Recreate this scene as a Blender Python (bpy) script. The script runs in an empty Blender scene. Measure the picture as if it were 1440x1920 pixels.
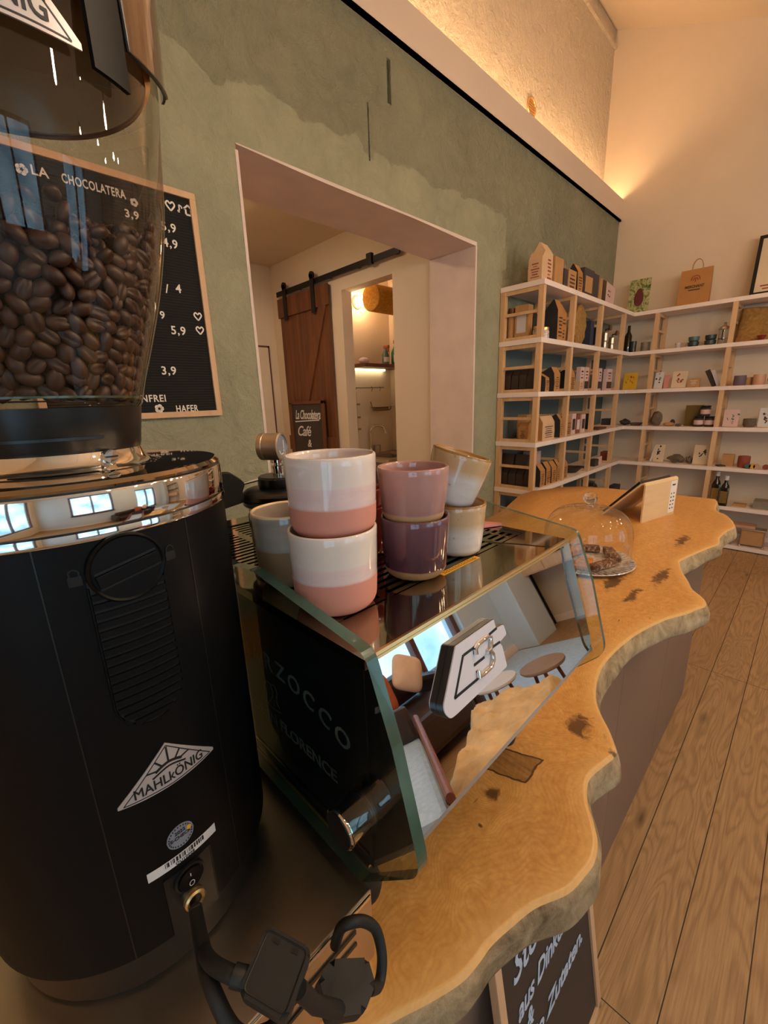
import bpy, bmesh, math, random
from math import sin, cos, pi, radians, sqrt, atan2, exp
from mathutils import Vector, Matrix, Euler, Quaternion, noise as mnoise

random.seed(7)
C = bpy.context.scene.collection
scene = bpy.context.scene

# ------------------------------------------------------------------ camera
cam_d = bpy.data.cameras.new('camera')
cam = bpy.data.objects.new('camera', cam_d)
C.objects.link(cam)
_R = ((0.7081, -0.7053, -0.0336), (-0.2023, -0.1571, -0.9667), (0.6765, 0.6913, -0.2539))
_m = Matrix(((_R[0][0], -_R[1][0], -_R[2][0]), (_R[0][1], -_R[1][1], -_R[2][1]), (_R[0][2], -_R[1][2], -_R[2][2]))).to_4x4()
_q = _m.to_quaternion().normalized()
cam.matrix_world = Matrix.Translation((0, 0, 1.5)) @ _q.to_matrix().to_4x4()
cam_d.sensor_fit = 'VERTICAL'
cam_d.sensor_height = 36.0
cam_d.lens = 789.76 / 1920 * 36
cam_d.clip_start = 0.02
cam_d.clip_end = 100
scene.camera = cam

# ------------------------------------------------------------------ world, exposure
scene.view_settings.view_transform = 'Standard'
scene.view_settings.look = 'None'
scene.view_settings.exposure = 0.0
scene.view_settings.gamma = 1.0
scene.view_settings.use_curve_mapping = False
world = bpy.data.worlds.new('daylight')
scene.world = world
world.use_nodes = True
_nt = world.node_tree
_bg = _nt.nodes['Background']
_tc = _nt.nodes.new('ShaderNodeTexCoord')
_no = _nt.nodes.new('ShaderNodeTexNoise')
_no.inputs['Scale'].default_value = 5.0
_no.inputs['Detail'].default_value = 6
_rp = _nt.nodes.new('ShaderNodeValToRGB')
_rp.color_ramp.elements[0].position = 0.35
_rp.color_ramp.elements[0].color = (0.16, 0.34, 0.52, 1)
_rp.color_ramp.elements[1].position = 0.6
_rp.color_ramp.elements[1].color = (0.50, 0.78, 1.0, 1)
_nt.links.new(_tc.outputs['Generated'], _no.inputs['Vector'])
_nt.links.new(_no.outputs['Fac'], _rp.inputs['Fac'])
_nt.links.new(_rp.outputs['Color'], _bg.inputs['Color'])
_bg.inputs['Strength'].default_value = 3.5

BULB_STRENGTH = 250.0
LED_STRENGTH = 38.0
BACKROOM_STRENGTH = 62.0
WARM = (1.0, 0.52, 0.20)

def portal(name, loc, rot, sx, sy):
    l = bpy.data.lights.new(name, 'AREA'); l.shape = 'RECTANGLE'; l.size = sx; l.size_y = sy
    l.cycles.is_portal = True
    o = bpy.data.objects.new(name, l); o.location = loc; o.rotation_euler = rot; C.objects.link(o)
portal('window_portal', (3.05, -3.28, 1.3), (radians(-90), 0, 0), 1.5, 1.9)
portal('window_portal', (-1.98, -1.5, 1.5), (0, radians(-90), 0), 2.4, 2.6)  # portal of the added left window
portal('window_portal', (0.35, -3.28, 1.65), (radians(-90), 0, 0), 1.7, 1.5)

# ------------------------------------------------------------------ materials
def lin(c):
    r = []
    for v in c[:3]:
        v = v / 255.0
        r.append(v / 12.92 if v <= 0.04045 else ((v + 0.055) / 1.055) ** 2.4)
    return (r[0], r[1], r[2], 1.0)

class NT:
    def __init__(s, name):
        s.m = bpy.data.materials.new(name); s.m.use_nodes = True
        s.nt = s.m.node_tree; s.b = s.nt.nodes['Principled BSDF']; s.out = s.nt.nodes['Material Output']
    def n(s, t, **kw):
        nd = s.nt.nodes.new(t)
        for k, v in kw.items():
            if k.startswith('i_'): nd.inputs[k[2:].replace('_', ' ')].default_value = v
            else: setattr(nd, k, v)
        return nd
    def l(s, a, b): s.nt.links.new(a, b)
    def coord(s, kind='Object', scale=(1, 1, 1), rot=(0, 0, 0), loc=(0, 0, 0)):
        tc = s.n('ShaderNodeTexCoord'); mp = s.n('ShaderNodeMapping')
        mp.inputs['Scale'].default_value = scale; mp.inputs['Rotation'].default_value = rot; mp.inputs['Location'].default_value = loc
        s.l(tc.outputs[kind], mp.inputs['Vector']); return mp.outputs['Vector']
    def ramp(s, fac, stops):
        r = s.n('ShaderNodeValToRGB'); e = r.color_ramp.elements
        e[0].position, e[0].color = stops[0]; e[1].position, e[1].color = stops[-1]
        for p, c in stops[1:-1]:
            x = e.new(p); x.color = c
        s.l(fac, r.inputs['Fac']); return r.outputs['Color']
    def math(s, op, a, b=None, c=None):
        nd = s.n('ShaderNodeMath', operation=op)
        for i, v in enumerate((a, b, c)):
            if v is None: continue
            if isinstance(v, (int, float)): nd.inputs[i].default_value = v
            else: s.l(v, nd.inputs[i])
        return nd.outputs[0]
    def mix(s, fac, a, b, mode='MIX'):
        nd = s.n('ShaderNodeMix', data_type='RGBA', blend_type=mode)
        for sock, v in ((nd.inputs[0], fac), (nd.inputs[6], a), (nd.inputs[7], b)):
            if isinstance(v, (int, float, tuple)): sock.default_value = v
            else: s.l(v, sock)
        return nd.outputs[2]
    def noise(s, vec, scale, detail=3, rough=0.5, dist=0.0):
        nd = s.n('ShaderNodeTexNoise'); nd.inputs['Scale'].default_value = scale; nd.inputs['Detail'].default_value = detail
        nd.inputs['Roughness'].default_value = rough; nd.inputs['Distortion'].default_value = dist
        if vec is not None: s.l(vec, nd.inputs['Vector'])
        return nd.outputs['Fac']
    def bump(s, h, strength=0.3, dist=0.01):
        b = s.n('ShaderNodeBump'); b.inputs['Strength'].default_value = strength; b.inputs['Distance'].default_value = dist
        s.l(h, b.inputs['Height']); s.l(b.outputs[0], s.b.inputs['Normal'])

def mat(name, col, rough=0.5, metal=0.0, var=0.08, scale=12.0, bump=0.0, bscale=60.0, coat=0.0, spec=0.5, emit=None, es=0.0):
    t = NT(name); b = t.b
    base = lin(col)
    if var > 0:
        f = t.noise(t.coord(), scale, 4)
        dk = tuple(c * (1 - var) for c in base[:3]) + (1,); lt = tuple(min(1, c * (1 + var)) for c in base[:3]) + (1,)
        t.l(t.ramp(f, [(0.3, dk), (0.7, lt)]), b.inputs['Base Color'])
    else:
        b.inputs['Base Color'].default_value = base
    b.inputs['Roughness'].default_value = rough; b.inputs['Metallic'].default_value = metal
    b.inputs['Coat Weight'].default_value = coat; b.inputs['Specular IOR Level'].default_value = spec
    if bump > 0: t.bump(t.noise(t.coord(), bscale, 4), bump, 0.004)
    if emit:
        b.inputs['Emission Color'].default_value = (*emit, 1); b.inputs['Emission Strength'].default_value = es
    return t.m

def thin_glass(name, tint=(1, 1, 1), refl=1.0, rough=0.0):
    t = NT(name); t.nt.nodes.remove(t.b)
    tr = t.n('ShaderNodeBsdfTransparent'); tr.inputs[0].default_value = (*tint, 1)
    gl = t.n('ShaderNodeBsdfGlossy'); gl.inputs['Roughness'].default_value = rough
    fr = t.n('ShaderNodeLayerWeight'); fr.inputs['Blend'].default_value = 0.5
    nz = t.noise(t.coord(), 3.0, 2)
    f = t.math('MULTIPLY_ADD', t.math('POWER', fr.outputs['Facing'], 3.2), refl * 0.85, t.math('MULTIPLY_ADD', nz, 0.004, 0.045))
    mx = t.n('ShaderNodeMixShader'); t.l(f, mx.inputs[0]); t.l(tr.outputs[0], mx.inputs[1]); t.l(gl.outputs[0], mx.inputs[2])
    t.l(mx.outputs[0], t.out.inputs['Surface']); return t.m

def stucco(name, col, strong=0.9, smooth_box=None, var=0.15):
    t = NT(name); b = t.b; v = t.coord()
    base = lin(col)
    big = t.noise(v, 2.2, 4); f2 = t.noise(v, 9, 6, 0.65, 1.2); f3 = t.noise(v, 45, 5, 0.7)
    vr = t.n('ShaderNodeTexVoronoi'); vr.inputs['Scale'].default_value = 16; t.l(v, vr.inputs['Vector'])
    h = t.math('ADD', t.math('MULTIPLY', f2, 1.5), t.math('MULTIPLY', f3, 0.8))
    h = t.math('ADD', h, t.math('MULTIPLY', vr.outputs['Distance'], 0.35))
    if smooth_box:
        x0, x1, z1 = smooth_box
        sx = t.n('ShaderNodeSeparateXYZ'); t.l(v, sx.inputs[0])
        wob = t.math('MULTIPLY', t.math('SUBTRACT', t.noise(v, 5, 3), 0.5), 0.25)
        a = t.math('GREATER_THAN', t.math('ADD', sx.outputs[0], wob), x0)
        c = t.math('LESS_THAN', t.math('ADD', sx.outputs[0], wob), x1)
        d = t.math('LESS_THAN', t.math('ADD', sx.outputs[2], wob), z1)
        msk = t.math('MULTIPLY', t.math('MULTIPLY', a, c), d)
        amp = t.math('SUBTRACT', 1.0, t.math('MULTIPLY', msk, 0.62))
        h = t.math('ADD', t.math('MULTIPLY', h, amp), t.math('MULTIPLY', msk, 0.7))
    t.bump(h, strong, 0.042)
    dk = tuple(x * (1 - var) for x in base[:3]) + (1,); lt = tuple(min(1, x * (1 + var)) for x in base[:3]) + (1,)
    t.l(t.ramp(t.math('ADD', t.math('MULTIPLY', big, 0.6), t.math('MULTIPLY', f2, 0.4)), [(0.35, dk), (0.65, lt)]), b.inputs['Base Color'])
    b.inputs['Roughness'].default_value = 0.9
    return t.m

def wood(name, c1, c2, axis=0, ring=18.0, rough=0.5, stretch=12.0, fine=1.0, plank=None, coat=0.0):
    t = NT(name); b = t.b
    sc = [stretch, stretch, stretch]; sc[axis] = 1.0
    v = t.coord(scale=tuple(sc))
    n1 = t.noise(v, ring / 12.0, 5, 0.6, 0.6); n2 = t.noise(v, ring * 1.2, 6, 0.7)
    f = t.math('ADD', t.math('MULTIPLY', n1, 0.65), t.math('MULTIPLY', n2, 0.35 * fine))
    t.l(t.ramp(f, [(0.32, lin(c1)), (0.62, lin(c2))]), b.inputs['Base Color'])
    b.inputs['Roughness'].default_value = rough; b.inputs['Coat Weight'].default_value = coat
    t.bump(n2, 0.12, 0.002)
    return t.m

def floor_mat():
    t = NT('oak floorboards'); b = t.b
    v = t.coord(loc=(0.26, 0.105, 0))
    br = t.n('ShaderNodeTexBrick'); t.l(v, br.inputs['Vector'])
    br.offset = 0.37; br.offset_frequency = 1
    br.inputs['Scale'].default_value = 1.0; br.inputs['Brick Width'].default_value = 1.8; br.inputs['Row Height'].default_value = 0.1495
    br.inputs['Mortar Size'].default_value = 0.0016; br.inputs['Mortar Smooth'].default_value = 0.2
    br.inputs['Color1'].default_value = (0, 0, 0, 1); br.inputs['Color2'].default_value = (1, 1, 1, 1); br.inputs['Bias'].default_value = 0.0
    sep = t.n('ShaderNodeSeparateColor'); t.l(br.outputs['Color'], sep.inputs[0]); rnd = sep.outputs[0]
    add = t.n('ShaderNodeCombineXYZ'); t.l(t.math('MULTIPLY', rnd, 37.0), add.inputs[0]); t.l(t.math('MULTIPLY', rnd, 11.0), add.inputs[1])
    va = t.n('ShaderNodeVectorMath', operation='ADD'); t.l(t.coord(scale=(1.5, 9.0, 1)), va.inputs[0]); t.l(add.outputs[0], va.inputs[1])
    swirl = t.noise(va.outputs[0], 0.95, 2, 0.45, 0.5)
    w = t.math('SINE', t.math('MULTIPLY', swirl, 95.0))
    w = t.math('MULTIPLY_ADD', w, 0.5, 0.5)
    w = t.math('POWER', w, 2.2)
    vb = t.n('ShaderNodeVectorMath', operation='ADD'); t.l(t.coord(scale=(3, 90.0, 1)), vb.inputs[0]); t.l(add.outputs[0], vb.inputs[1])
    fine = t.noise(vb.outputs[0], 2.0, 5, 0.7)
    base = t.ramp(fine, [(0.25, lin((158, 122, 80))), (0.75, lin((204, 166, 120)))])
    base = t.mix(t.math('MULTIPLY', w, 0.34), base, lin((116, 80, 48)))
    base = t.mix(t.math('MULTIPLY', rnd, 0.30), base, lin((142, 98, 58)))
    kn = t.n('ShaderNodeTexVoronoi'); kn.inputs['Scale'].default_value = 1.0; t.l(t.coord(scale=(1.3, 5, 1)), kn.inputs['Vector'])
    kmask = t.ramp(kn.outputs['Distance'], [(0.02, (1, 1, 1, 1)), (0.09, (0, 0, 0, 1))])
    ks = t.n('ShaderNodeSeparateColor'); t.l(kmask, ks.inputs[0])
    base = t.mix(t.math('MULTIPLY', ks.outputs[0], 0.7), base, lin((70, 45, 26)))
    base = t.mix(br.outputs['Fac'], base, lin((52, 34, 22)))
    t.l(base, b.inputs['Base Color'])
    t.l(t.math('MULTIPLY_ADD', fine, 0.2, 0.36), b.inputs['Roughness'])
    t.bump(t.math('SUBTRACT', t.math('MULTIPLY', fine, 0.25), br.outputs['Fac']), 0.35, 0.002)
    return t.m

def slab_mat():
    t = NT('oiled oak slab'); b = t.b
    tc = t.n('ShaderNodeTexCoord'); uv = tc.outputs['UV']; ob = tc.outputs['Object']
    s = t.n('ShaderNodeSeparateXYZ'); t.l(uv, s.inputs[0])   # u = along, v = distance from live edge
    warp = t.noise(ob, 3.2, 3, 0.5, 0.9); warp2 = t.noise(ob, 14, 4, 0.6)
    d = t.math('ADD', t.math('MULTIPLY', s.outputs[1], 1.0), t.math('MULTIPLY', warp, 0.34))
    d = t.math('ADD', d, t.math('MULTIPLY', warp2, 0.018))
    knots = [(0.676, 0.212, .026), (0.40, 0.24, .004), (0.455, 0.255, .012), (1.49, 0.272, .020), (1.93, 0.30, .020), (1.30, .30, .014), (1.36, .37, .022), (0.655, .15, .008)]
    kfac = None
    sob = t.n('ShaderNodeSeparateXYZ'); t.l(ob, sob.inputs[0])
    for i, (kx, ky, kr) in enumerate(knots):
        st = 4.0 if i in (3, 4, 6, 5) else 1.0
        dx = t.math('DIVIDE', t.math('SUBTRACT', sob.outputs[0], kx), kr * st)
        dy = t.math('DIVIDE', t.math('SUBTRACT', sob.outputs[1], ky), kr)
        r = t.math('SQRT', t.math('ADD', t.math('MULTIPLY', dx, dx), t.math('MULTIPLY', dy, dy)))
        g = t.math('POWER', 2.718, t.math('MULTIPLY', t.math('MULTIPLY', r, r), -0.16))
        d = t.math('ADD', d, t.math('MULTIPLY', g, 0.05))
        k = t.math('SUBTRACT', 1.35, r)
        kfac = k if kfac is None else t.math('MAXIMUM', kfac, k)
    w = t.math('MULTIPLY_ADD', t.math('SINE', t.math('MULTIPLY', t.math('ADD', d, t.math('MULTIPLY', t.noise(ob, 60, 4, .7), .006)), 900.0)), 0.5, 0.5)
    w2 = t.math('MULTIPLY_ADD', t.math('SINE', t.math('MULTIPLY', d, 95.0)), 0.5, 0.5)
    fine = t.noise(t.coord(scale=(14, 240, 1)), 1.0, 5, 0.7)
    fl = t.noise(ob, 70, 5, 0.7)
    base = t.ramp(fl, [(0.3, lin((192, 136, 66))), (0.7, lin((220, 168, 96)))])
    base = t.mix(t.math('MULTIPLY', t.math('POWER', w, 2.0), 0.20), base, lin((160, 98, 42)))
    base = t.mix(t.math('MULTIPLY', w2, 0.16), base, lin((168, 104, 46)))
    sap = t.ramp(s.outputs[1], [(0.0, (1, 1, 1, 1)), (0.03, (0, 0, 0, 1))]); ss = t.n('ShaderNodeSeparateColor'); t.l(sap, ss.inputs[0])
    base = t.mix(t.math('MULTIPLY', ss.outputs[0], 0.5), base, lin((232, 190, 122)))
    kn = t.math('ADD', kfac, t.math('MULTIPLY', t.math('SUBTRACT', t.noise(ob, 34, 5, 0.65, 0.8), 0.5), 3.4))
    kc = t.ramp(kn, [(0.28, (0, 0, 0, 1)), (0.85, (1, 1, 1, 1))]); ks = t.n('ShaderNodeSeparateColor'); t.l(kc, ks.inputs[0])
    base = t.mix(t.math('MULTIPLY', ks.outputs[0], 0.85), base, lin((66, 38, 18)))
    # hairline checks
    ck = t.n('ShaderNodeTexNoise'); ck.inputs['Scale'].default_value = 1.0; ck.inputs['Detail'].default_value = 2
    t.l(t.coord(scale=(11, 60, 1), rot=(0, 0, 0.25)), ck.inputs['Vector'])
    ckm = t.ramp(ck.outputs['Fac'], [(0.735, (0, 0, 0, 1)), (0.76, (1, 1, 1, 1))]); cks = t.n('ShaderNodeSeparateColor'); t.l(ckm, cks.inputs[0])
    base = t.mix(t.math('MULTIPLY', cks.outputs[0], 0.75), base, lin((84, 48, 22)))
    rx = t.math('ADD', t.math('SUBTRACT', sob.outputs[0], .522), t.math('MULTIPLY', t.math('SUBTRACT', sob.outputs[1], .258), .35)); ry = t.math('SUBTRACT', sob.outputs[1], .258)
    wv = t.math('MULTIPLY', t.math('SUBTRACT', t.noise(ob, 50, 3), .5), .010)
    ex = t.math('SUBTRACT', t.math('ADD', t.math('ABSOLUTE', rx), wv), .030); ey = t.math('SUBTRACT', t.math('ADD', t.math('ABSOLUTE', ry), wv), .032)
    em_ = t.math('MAXIMUM', ex, ey); ins = t.math('LESS_THAN', em_, 0.0); rim_ = t.math('MULTIPLY', ins, t.math('GREATER_THAN', em_, -.0035))
    grn = t.noise(t.coord(scale=(160, 14, 1)), 1.0, 4, .7)
    base = t.mix(t.math('MULTIPLY', ins, t.math('MULTIPLY', grn, 1.1)), base, lin((82, 48, 24)))
    base = t.mix(t.math('MULTIPLY', rim_, .85), base, lin((58, 34, 18)))
    t.l(base, b.inputs['Base Color'])
    b.inputs['Roughness'].default_value = 0.38; b.inputs['Specular IOR Level'].default_value = 0.45
    t.bump(t.math('SUBTRACT', t.math('MULTIPLY', fine, 0.3), ks.outputs[0]), 0.25, 0.002)
    return t.m

def mug_mat(name, low, high, z_split, soft=0.003, wob=0.004, rough_low=0.6, extra=None, speck=0.0, soft_wash=None):
    t = NT(name); b = t.b; v = t.coord()
    s = t.n('ShaderNodeSeparateXYZ'); t.l(v, s.inputs[0])
    z = t.math('ADD', s.outputs[2], t.math('MULTIPLY', t.math('SUBTRACT', t.noise(v, 18, 3), 0.5), wob))
    def step(z0, sf):
        return t.math('MINIMUM', t.math('MAXIMUM', t.math('DIVIDE', t.math('SUBTRACT', z, z0 - sf), 2 * sf), 0.0), 1.0)
    f = step(z_split, soft)
    hi = lin(high)
    var = t.noise(t.coord(scale=(6, 6, 30)), 3, 4, 0.6)
    hc = t.ramp(var, [(0.3, tuple(x * 0.86 for x in hi[:3]) + (1,)), (0.7, hi)])
    if extra:
        for col, z0, sf in extra:
            hc = t.mix(step(z0, sf), hc, lin(col))
    base = t.mix(f, lin(low), hc)
    if speck:
        sp = t.ramp(t.noise(v, 160, 2), [(0.68, (0, 0, 0, 1)), (0.74, (1, 1, 1, 1))]); sc = t.n('ShaderNodeSeparateColor'); t.l(sp, sc.inputs[0])
        base = t.mix(t.math('MULTIPLY', sc.outputs[0], speck), base, lin((90, 60, 40)))
    t.l(base, b.inputs['Base Color'])
    t.l(t.math('MULTIPLY_ADD', f, 0.09 - rough_low, rough_low), b.inputs['Roughness'])
    t.l(t.math('MULTIPLY', f, 0.5), b.inputs['Coat Weight']); b.inputs['Coat Roughness'].default_value = 0.04
    t.bump(t.noise(t.coord(scale=(5, 5, 40)), 2, 2), 0.06, 0.002)
    return t.m

def emit_mat(name, col, s):
    t = NT(name); t.nt.nodes.remove(t.b); e = t.n('ShaderNodeEmission'); e.inputs[0].default_value = (*col, 1); e.inputs[1].default_value = s
    t.l(e.outputs[0], t.out.inputs['Surface']); return t.m

def picture_mat(name, colors, scale=9.0, seed=0.0, ground=None):
    t = NT(name); v = t.coord(loc=(seed, seed * 2, seed)); n = t.noise(v, scale, 3, 0.6, 1.0)
    k = len(colors); st = [(0.3 + 0.4 * i / (k - 1), lin(c)) for i, c in enumerate(colors)]
    t.l(t.ramp(n, st), t.b.inputs['Base Color']); t.b.inputs['Roughness'].default_value = 0.5
    return t.m

M = {}
M['green'] = stucco('sage green plaster', (166, 165, 136), 0.9, (-3.0, 3.1, 2.74))
M['upper'] = stucco('rough white plaster', (240, 222, 194), 0.85, None, 0.06)
M['daylight_tint'] = mat('white wall with daylight tint', (206, 220, 232), 0.9, var=0.03, scale=2, bump=0.4, bscale=60)  # blue cast of window daylight mixed into the white wall colour
M['white'] = mat('white wall paint', (226, 208, 184), 0.85, var=0.03, scale=2, bump=0.08, bscale=90)
M['ledge'] = mat('cream ledge paint', (224, 204, 184), 0.7, var=0.03, scale=2)
M['reveal'] = mat('pale plaster reveal', (226, 206, 194), 0.8, var=0.06, scale=6, bump=0.25, bscale=120)
M['floor'] = floor_mat()
M['slab'] = slab_mat()
t_ = NT('barky live edge'); v_ = t_.coord(); n_ = t_.noise(v_, 16, 6, 0.7, 0.6)
t_.l(t_.ramp(n_, [(0.3, lin((104, 80, 52))), (0.5, lin((166, 142, 106))), (0.7, lin((196, 174, 138)))]), t_.b.inputs['Base Color'])
t_.b.inputs['Roughness'].default_value = 0.8; t_.bump(t_.noise(v_, 40, 6, 0.7), 0.5, 0.008); M['bark'] = t_.m
M['plinth'] = mat('taupe counter panel', (128, 106, 92), 0.42, var=0.05, scale=3)
M['black_plastic'] = mat('matte black casing', (10, 10, 11), 0.45, var=0.05, scale=20, spec=0.16)
M['black_gloss'] = mat('satin black plastic', (20, 20, 20), 0.3, var=0.03)
M['black_rubber'] = mat('black rubber', (26, 25, 24), 0.6, var=0.06)
M['black_metal'] = mat('black steel', (24, 22, 20), 0.5, metal=0.3, var=0.05)
M['chrome'] = mat('polished chrome', (232, 226, 218), 0.045, metal=1.0, var=0.01, scale=3)
M['steel'] = mat('polished steel', (206, 192, 174), 0.34, metal=1.0, var=0.02, scale=3)
M['steel_dark'] = mat('smoked polished steel', (172, 158, 138), 0.05, metal=1.0, var=0.03, scale=4)
M['mirror'] = mat('mirror panel', (228, 228, 228), 0.012, metal=1.0, var=0.005, scale=2)
M['brass'] = mat('champagne trim', (240, 196, 132), 0.3, metal=0.85, var=0.02)
M['glass'] = thin_glass('clear glass', (0.97, 0.975, 0.96), 0.9)
M['smoke_glass'] = thin_glass('smoked hopper plastic', (0.90, 0.85, 0.80), 0.8)
M['tint_glass'] = thin_glass('tinted side glass', (0.86, 0.9, 0.87), 0.55)
M['brown_lid'] = mat('brown smoked lid', (92, 64, 44), 0.14, var=0.04, coat=0.6)
M['glass_edge'] = mat('green glass edge', (58, 86, 72), 0.18, var=0.25, scale=22, coat=0.5)
M['bulb'] = emit_mat('filament bulb glow', (1.0, 0.74, 0.50), BULB_STRENGTH)
M['led'] = emit_mat('warm led strip', (1.0, 0.64, 0.34), LED_STRENGTH)
M['lamp_glow'] = emit_mat('warm lamp glow', (1.0, 0.70, 0.44), BACKROOM_STRENGTH)
M['wall_bulb'] = emit_mat('wall bulb glow', (1.0, 0.72, 0.42), 60.0)
M['shelf_led'] = emit_mat('undershelf light', (1.0, 0.80, 0.48), 9.0)
M['dull_steel'] = mat('dull steel', (150, 138, 118), 0.35, metal=1.0, var=0.05)
M['pine'] = wood('pale pine', (206, 160, 112), (226, 186, 140), axis=2, rough=0.6)
M['pine_x'] = wood('pale birch', (214, 178, 128), (230, 198, 150), axis=0, rough=0.5)
M['frame_wood'] = wood('light oak frame', (204, 160, 120), (222, 184, 144), axis=2, rough=0.6)
M['shelf_white'] = mat('white shelf board', (244, 226, 214), 0.6, var=0.02)
M['walnut'] = wood('dark stained boards', (74, 40, 20), (124, 74, 40), axis=2, ring=14, rough=0.55)
M['felt'] = None
t_ = NT('ribbed black felt'); wv = t_.n('ShaderNodeTexWave'); wv.wave_type = 'BANDS'; wv.bands_direction = 'Z'; wv.inputs['Scale'].default_value = 32
t_.l(t_.coord(), wv.inputs['Vector']); t_.b.inputs['Base Color'].default_value = lin((24, 22, 21)); t_.b.inputs['Roughness'].default_value = 0.9
t_.bump(wv.outputs['Fac'], 0.5, 0.004); M['felt'] = t_.m
M['letter'] = mat('white letter', (236, 226, 212), 0.5, var=0.0)
M['chalk'] = mat('chalk white', (226, 224, 226), 0.9, var=0.1, scale=90)
M['chalk_blue'] = mat('pale blue chalk ink', (186, 200, 222), 0.8, var=0.1, scale=60)
M['chalkboard'] = mat('dark chalkboard', (62, 52, 46), 0.6, var=0.06, scale=8)
M['silver_badge'] = mat('silver badge', (186, 178, 178), 0.35, metal=0.35, var=0.03)
M['badge_grey'] = mat('satin grey badge', (214, 210, 216), 0.35, metal=0.1, var=0.03)
M['print_black'] = mat('black print', (20, 18, 18), 0.5, var=0.0)
M['print_dark'] = mat('dark brown print', (78, 50, 34), 0.7, var=0.0)
M['print_red'] = mat('red brown print', (150, 66, 42), 0.7, var=0.0)
M['paper'] = mat('white paper', (214, 208, 204), 0.7, var=0.02)
M['sticker_grey'] = mat('silver grey sticker', (140, 146, 158), 0.4, metal=0.3, var=0.1, scale=160)
M['etched'] = mat('etched grey lettering', (112, 108, 102), 0.5, var=0.0)
M['yellow'] = mat('yellow label', (222, 164, 30), 0.6, var=0.04)
M['kraft'] = mat('brown kraft paper', (190, 142, 90), 0.8, var=0.07, scale=14, bump=0.15, bscale=60)
M['kraft_bag'] = mat('golden kraft bag', (184, 130, 72), 0.8, var=0.07, scale=10, bump=0.2, bscale=30)
M['dark_bag'] = mat('dark brown foil bag', (62, 48, 40), 0.5, var=0.15, scale=30)
M['black_bag'] = mat('black paper bag', (48, 44, 44), 0.6, var=0.1)
M['cream_bag'] = mat('cream paper bag', (216, 178, 138), 0.75, var=0.05)
M['cream'] = mat('cream card', (222, 200, 168), 0.75, var=0.04)
M['pink_card'] = mat('pink white card', (218, 184, 176), 0.75, var=0.04)
M['navy'] = mat('navy carton', (44, 52, 76), 0.6, var=0.1)
M['charcoal_box'] = mat('charcoal carton', (64, 58, 60), 0.6, var=0.08)
M['yellow_card'] = mat('yellow card', (226, 176, 36), 0.6, var=0.04)
M['olive'] = mat('olive board', (110, 86, 30), 0.7, var=0.06)
M['burlap'] = mat('burlap cloth', (164, 122, 62), 0.95, var=0.25, scale=40, bump=0.6, bscale=160)
M['cork'] = mat('golden cork fabric', (196, 142, 50), 0.85, var=0.25, scale=50, bump=0.3, bscale=120)
M['teal'] = mat('teal glaze', (84, 106, 98), 0.25, var=0.15)
M['dark_teal'] = mat('dark teal glaze', (62, 68, 64), 0.25, var=0.2)
M['grey_cer'] = mat('grey ceramic', (140, 128, 112), 0.4, var=0.1)
M['purple_cer'] = mat('mauve ceramic', (110, 92, 100), 0.4, var=0.1)
M['tan_cer'] = mat('tan ceramic', (206, 156, 122), 0.4, var=0.1)
M['red_cer'] = mat('red ceramic', (126, 42, 34), 0.25, var=0.15, coat=0.4)
M['stone'] = mat('grey brown stone', (112, 92, 74), 0.8, var=0.25, scale=30, bump=0.4)
M['dark_stone'] = mat('dark stone', (60, 48, 42), 0.7, var=0.25, scale=30, bump=0.4)
M['red_box'] = mat('red clay box', (150, 70, 52), 0.6, var=0.1)
M['olive_glass'] = mat('dark green bottle glass', (30, 26, 12), 0.12, var=0.1, coat=0.5)
M['gold_label'] = mat('gold label', (140, 112, 52), 0.4, metal=0.3, var=0.15, scale=60)
M['wall_blue'] = mat('slate blue panel', (100, 110, 106), 0.8, var=0.06, scale=3)
M['pink_plastic'] = mat('pink plastic', (226, 150, 146), 0.4, var=0.02)
M['rug'] = mat('pale blue woven rug', (186, 208, 230), 0.95, var=0.1, scale=30, bump=0.4, bscale=120)
M['leather'] = mat('dark brown leather', (66, 46, 38), 0.4, var=0.15, scale=6, bump=0.2, bscale=40)
M['fleece'] = mat('sheepskin', (226, 190, 140), 0.95, var=0.22, scale=7, bump=0.8, bscale=50)
M['cushion'] = mat('peach cushion', (240, 206, 180), 0.9, var=0.06)
M['orange_cushion'] = mat('rust cushion', (186, 96, 56), 0.9, var=0.1)
M['mahogany'] = wood('reddish window wood', (84, 48, 40), (116, 72, 60), axis=2, rough=0.5)
M['chair_wood'] = wood('teak chair wood', (120, 66, 48), (150, 92, 68), axis=2, rough=0.45)
M['table_white'] = mat('white table top', (224, 220, 220), 0.35, var=0.03)
M['table_brown'] = mat('brown table top', (150, 122, 104), 0.4, var=0.08)
t_ = NT('sugared dark cake'); n_ = t_.noise(t_.coord(), 75, 5, .7, .8); t_.l(t_.ramp(n_, [(.32, lin((50, 30, 22))), (.48, lin((104, 66, 42))), (.60, lin((176, 138, 108))), (.7, lin((228, 212, 196)))]), t_.b.inputs['Base Color']); t_.b.inputs['Roughness'].default_value = .8; t_.bump(n_, .6, .004); M['cake'] = t_.m
M['cake_slice'] = mat('fruit loaf crumb', (190, 126, 62), 0.85, var=0.35, scale=70, bump=0.5)
M['glass_cut'] = mat('cut glass plate', (205, 190, 180), 0.08, var=0.5, scale=60, coat=0.8, bump=0.9, bscale=40)
M['green_bottle'] = mat('green spray bottle', (60, 116, 84), 0.3, var=0.1)
M['bean'] = mat('roasted coffee bean', (62, 41, 32), 0.42, var=0.22, scale=60, spec=0.4)
M['bean_dark'] = mat('dark coffee mass', (48, 30, 22), 0.6, var=0.3, scale=120, bump=0.8, bscale=110)
M['tool_black'] = mat('black gasket', (18, 17, 17), 0.35, var=0.02)

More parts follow.
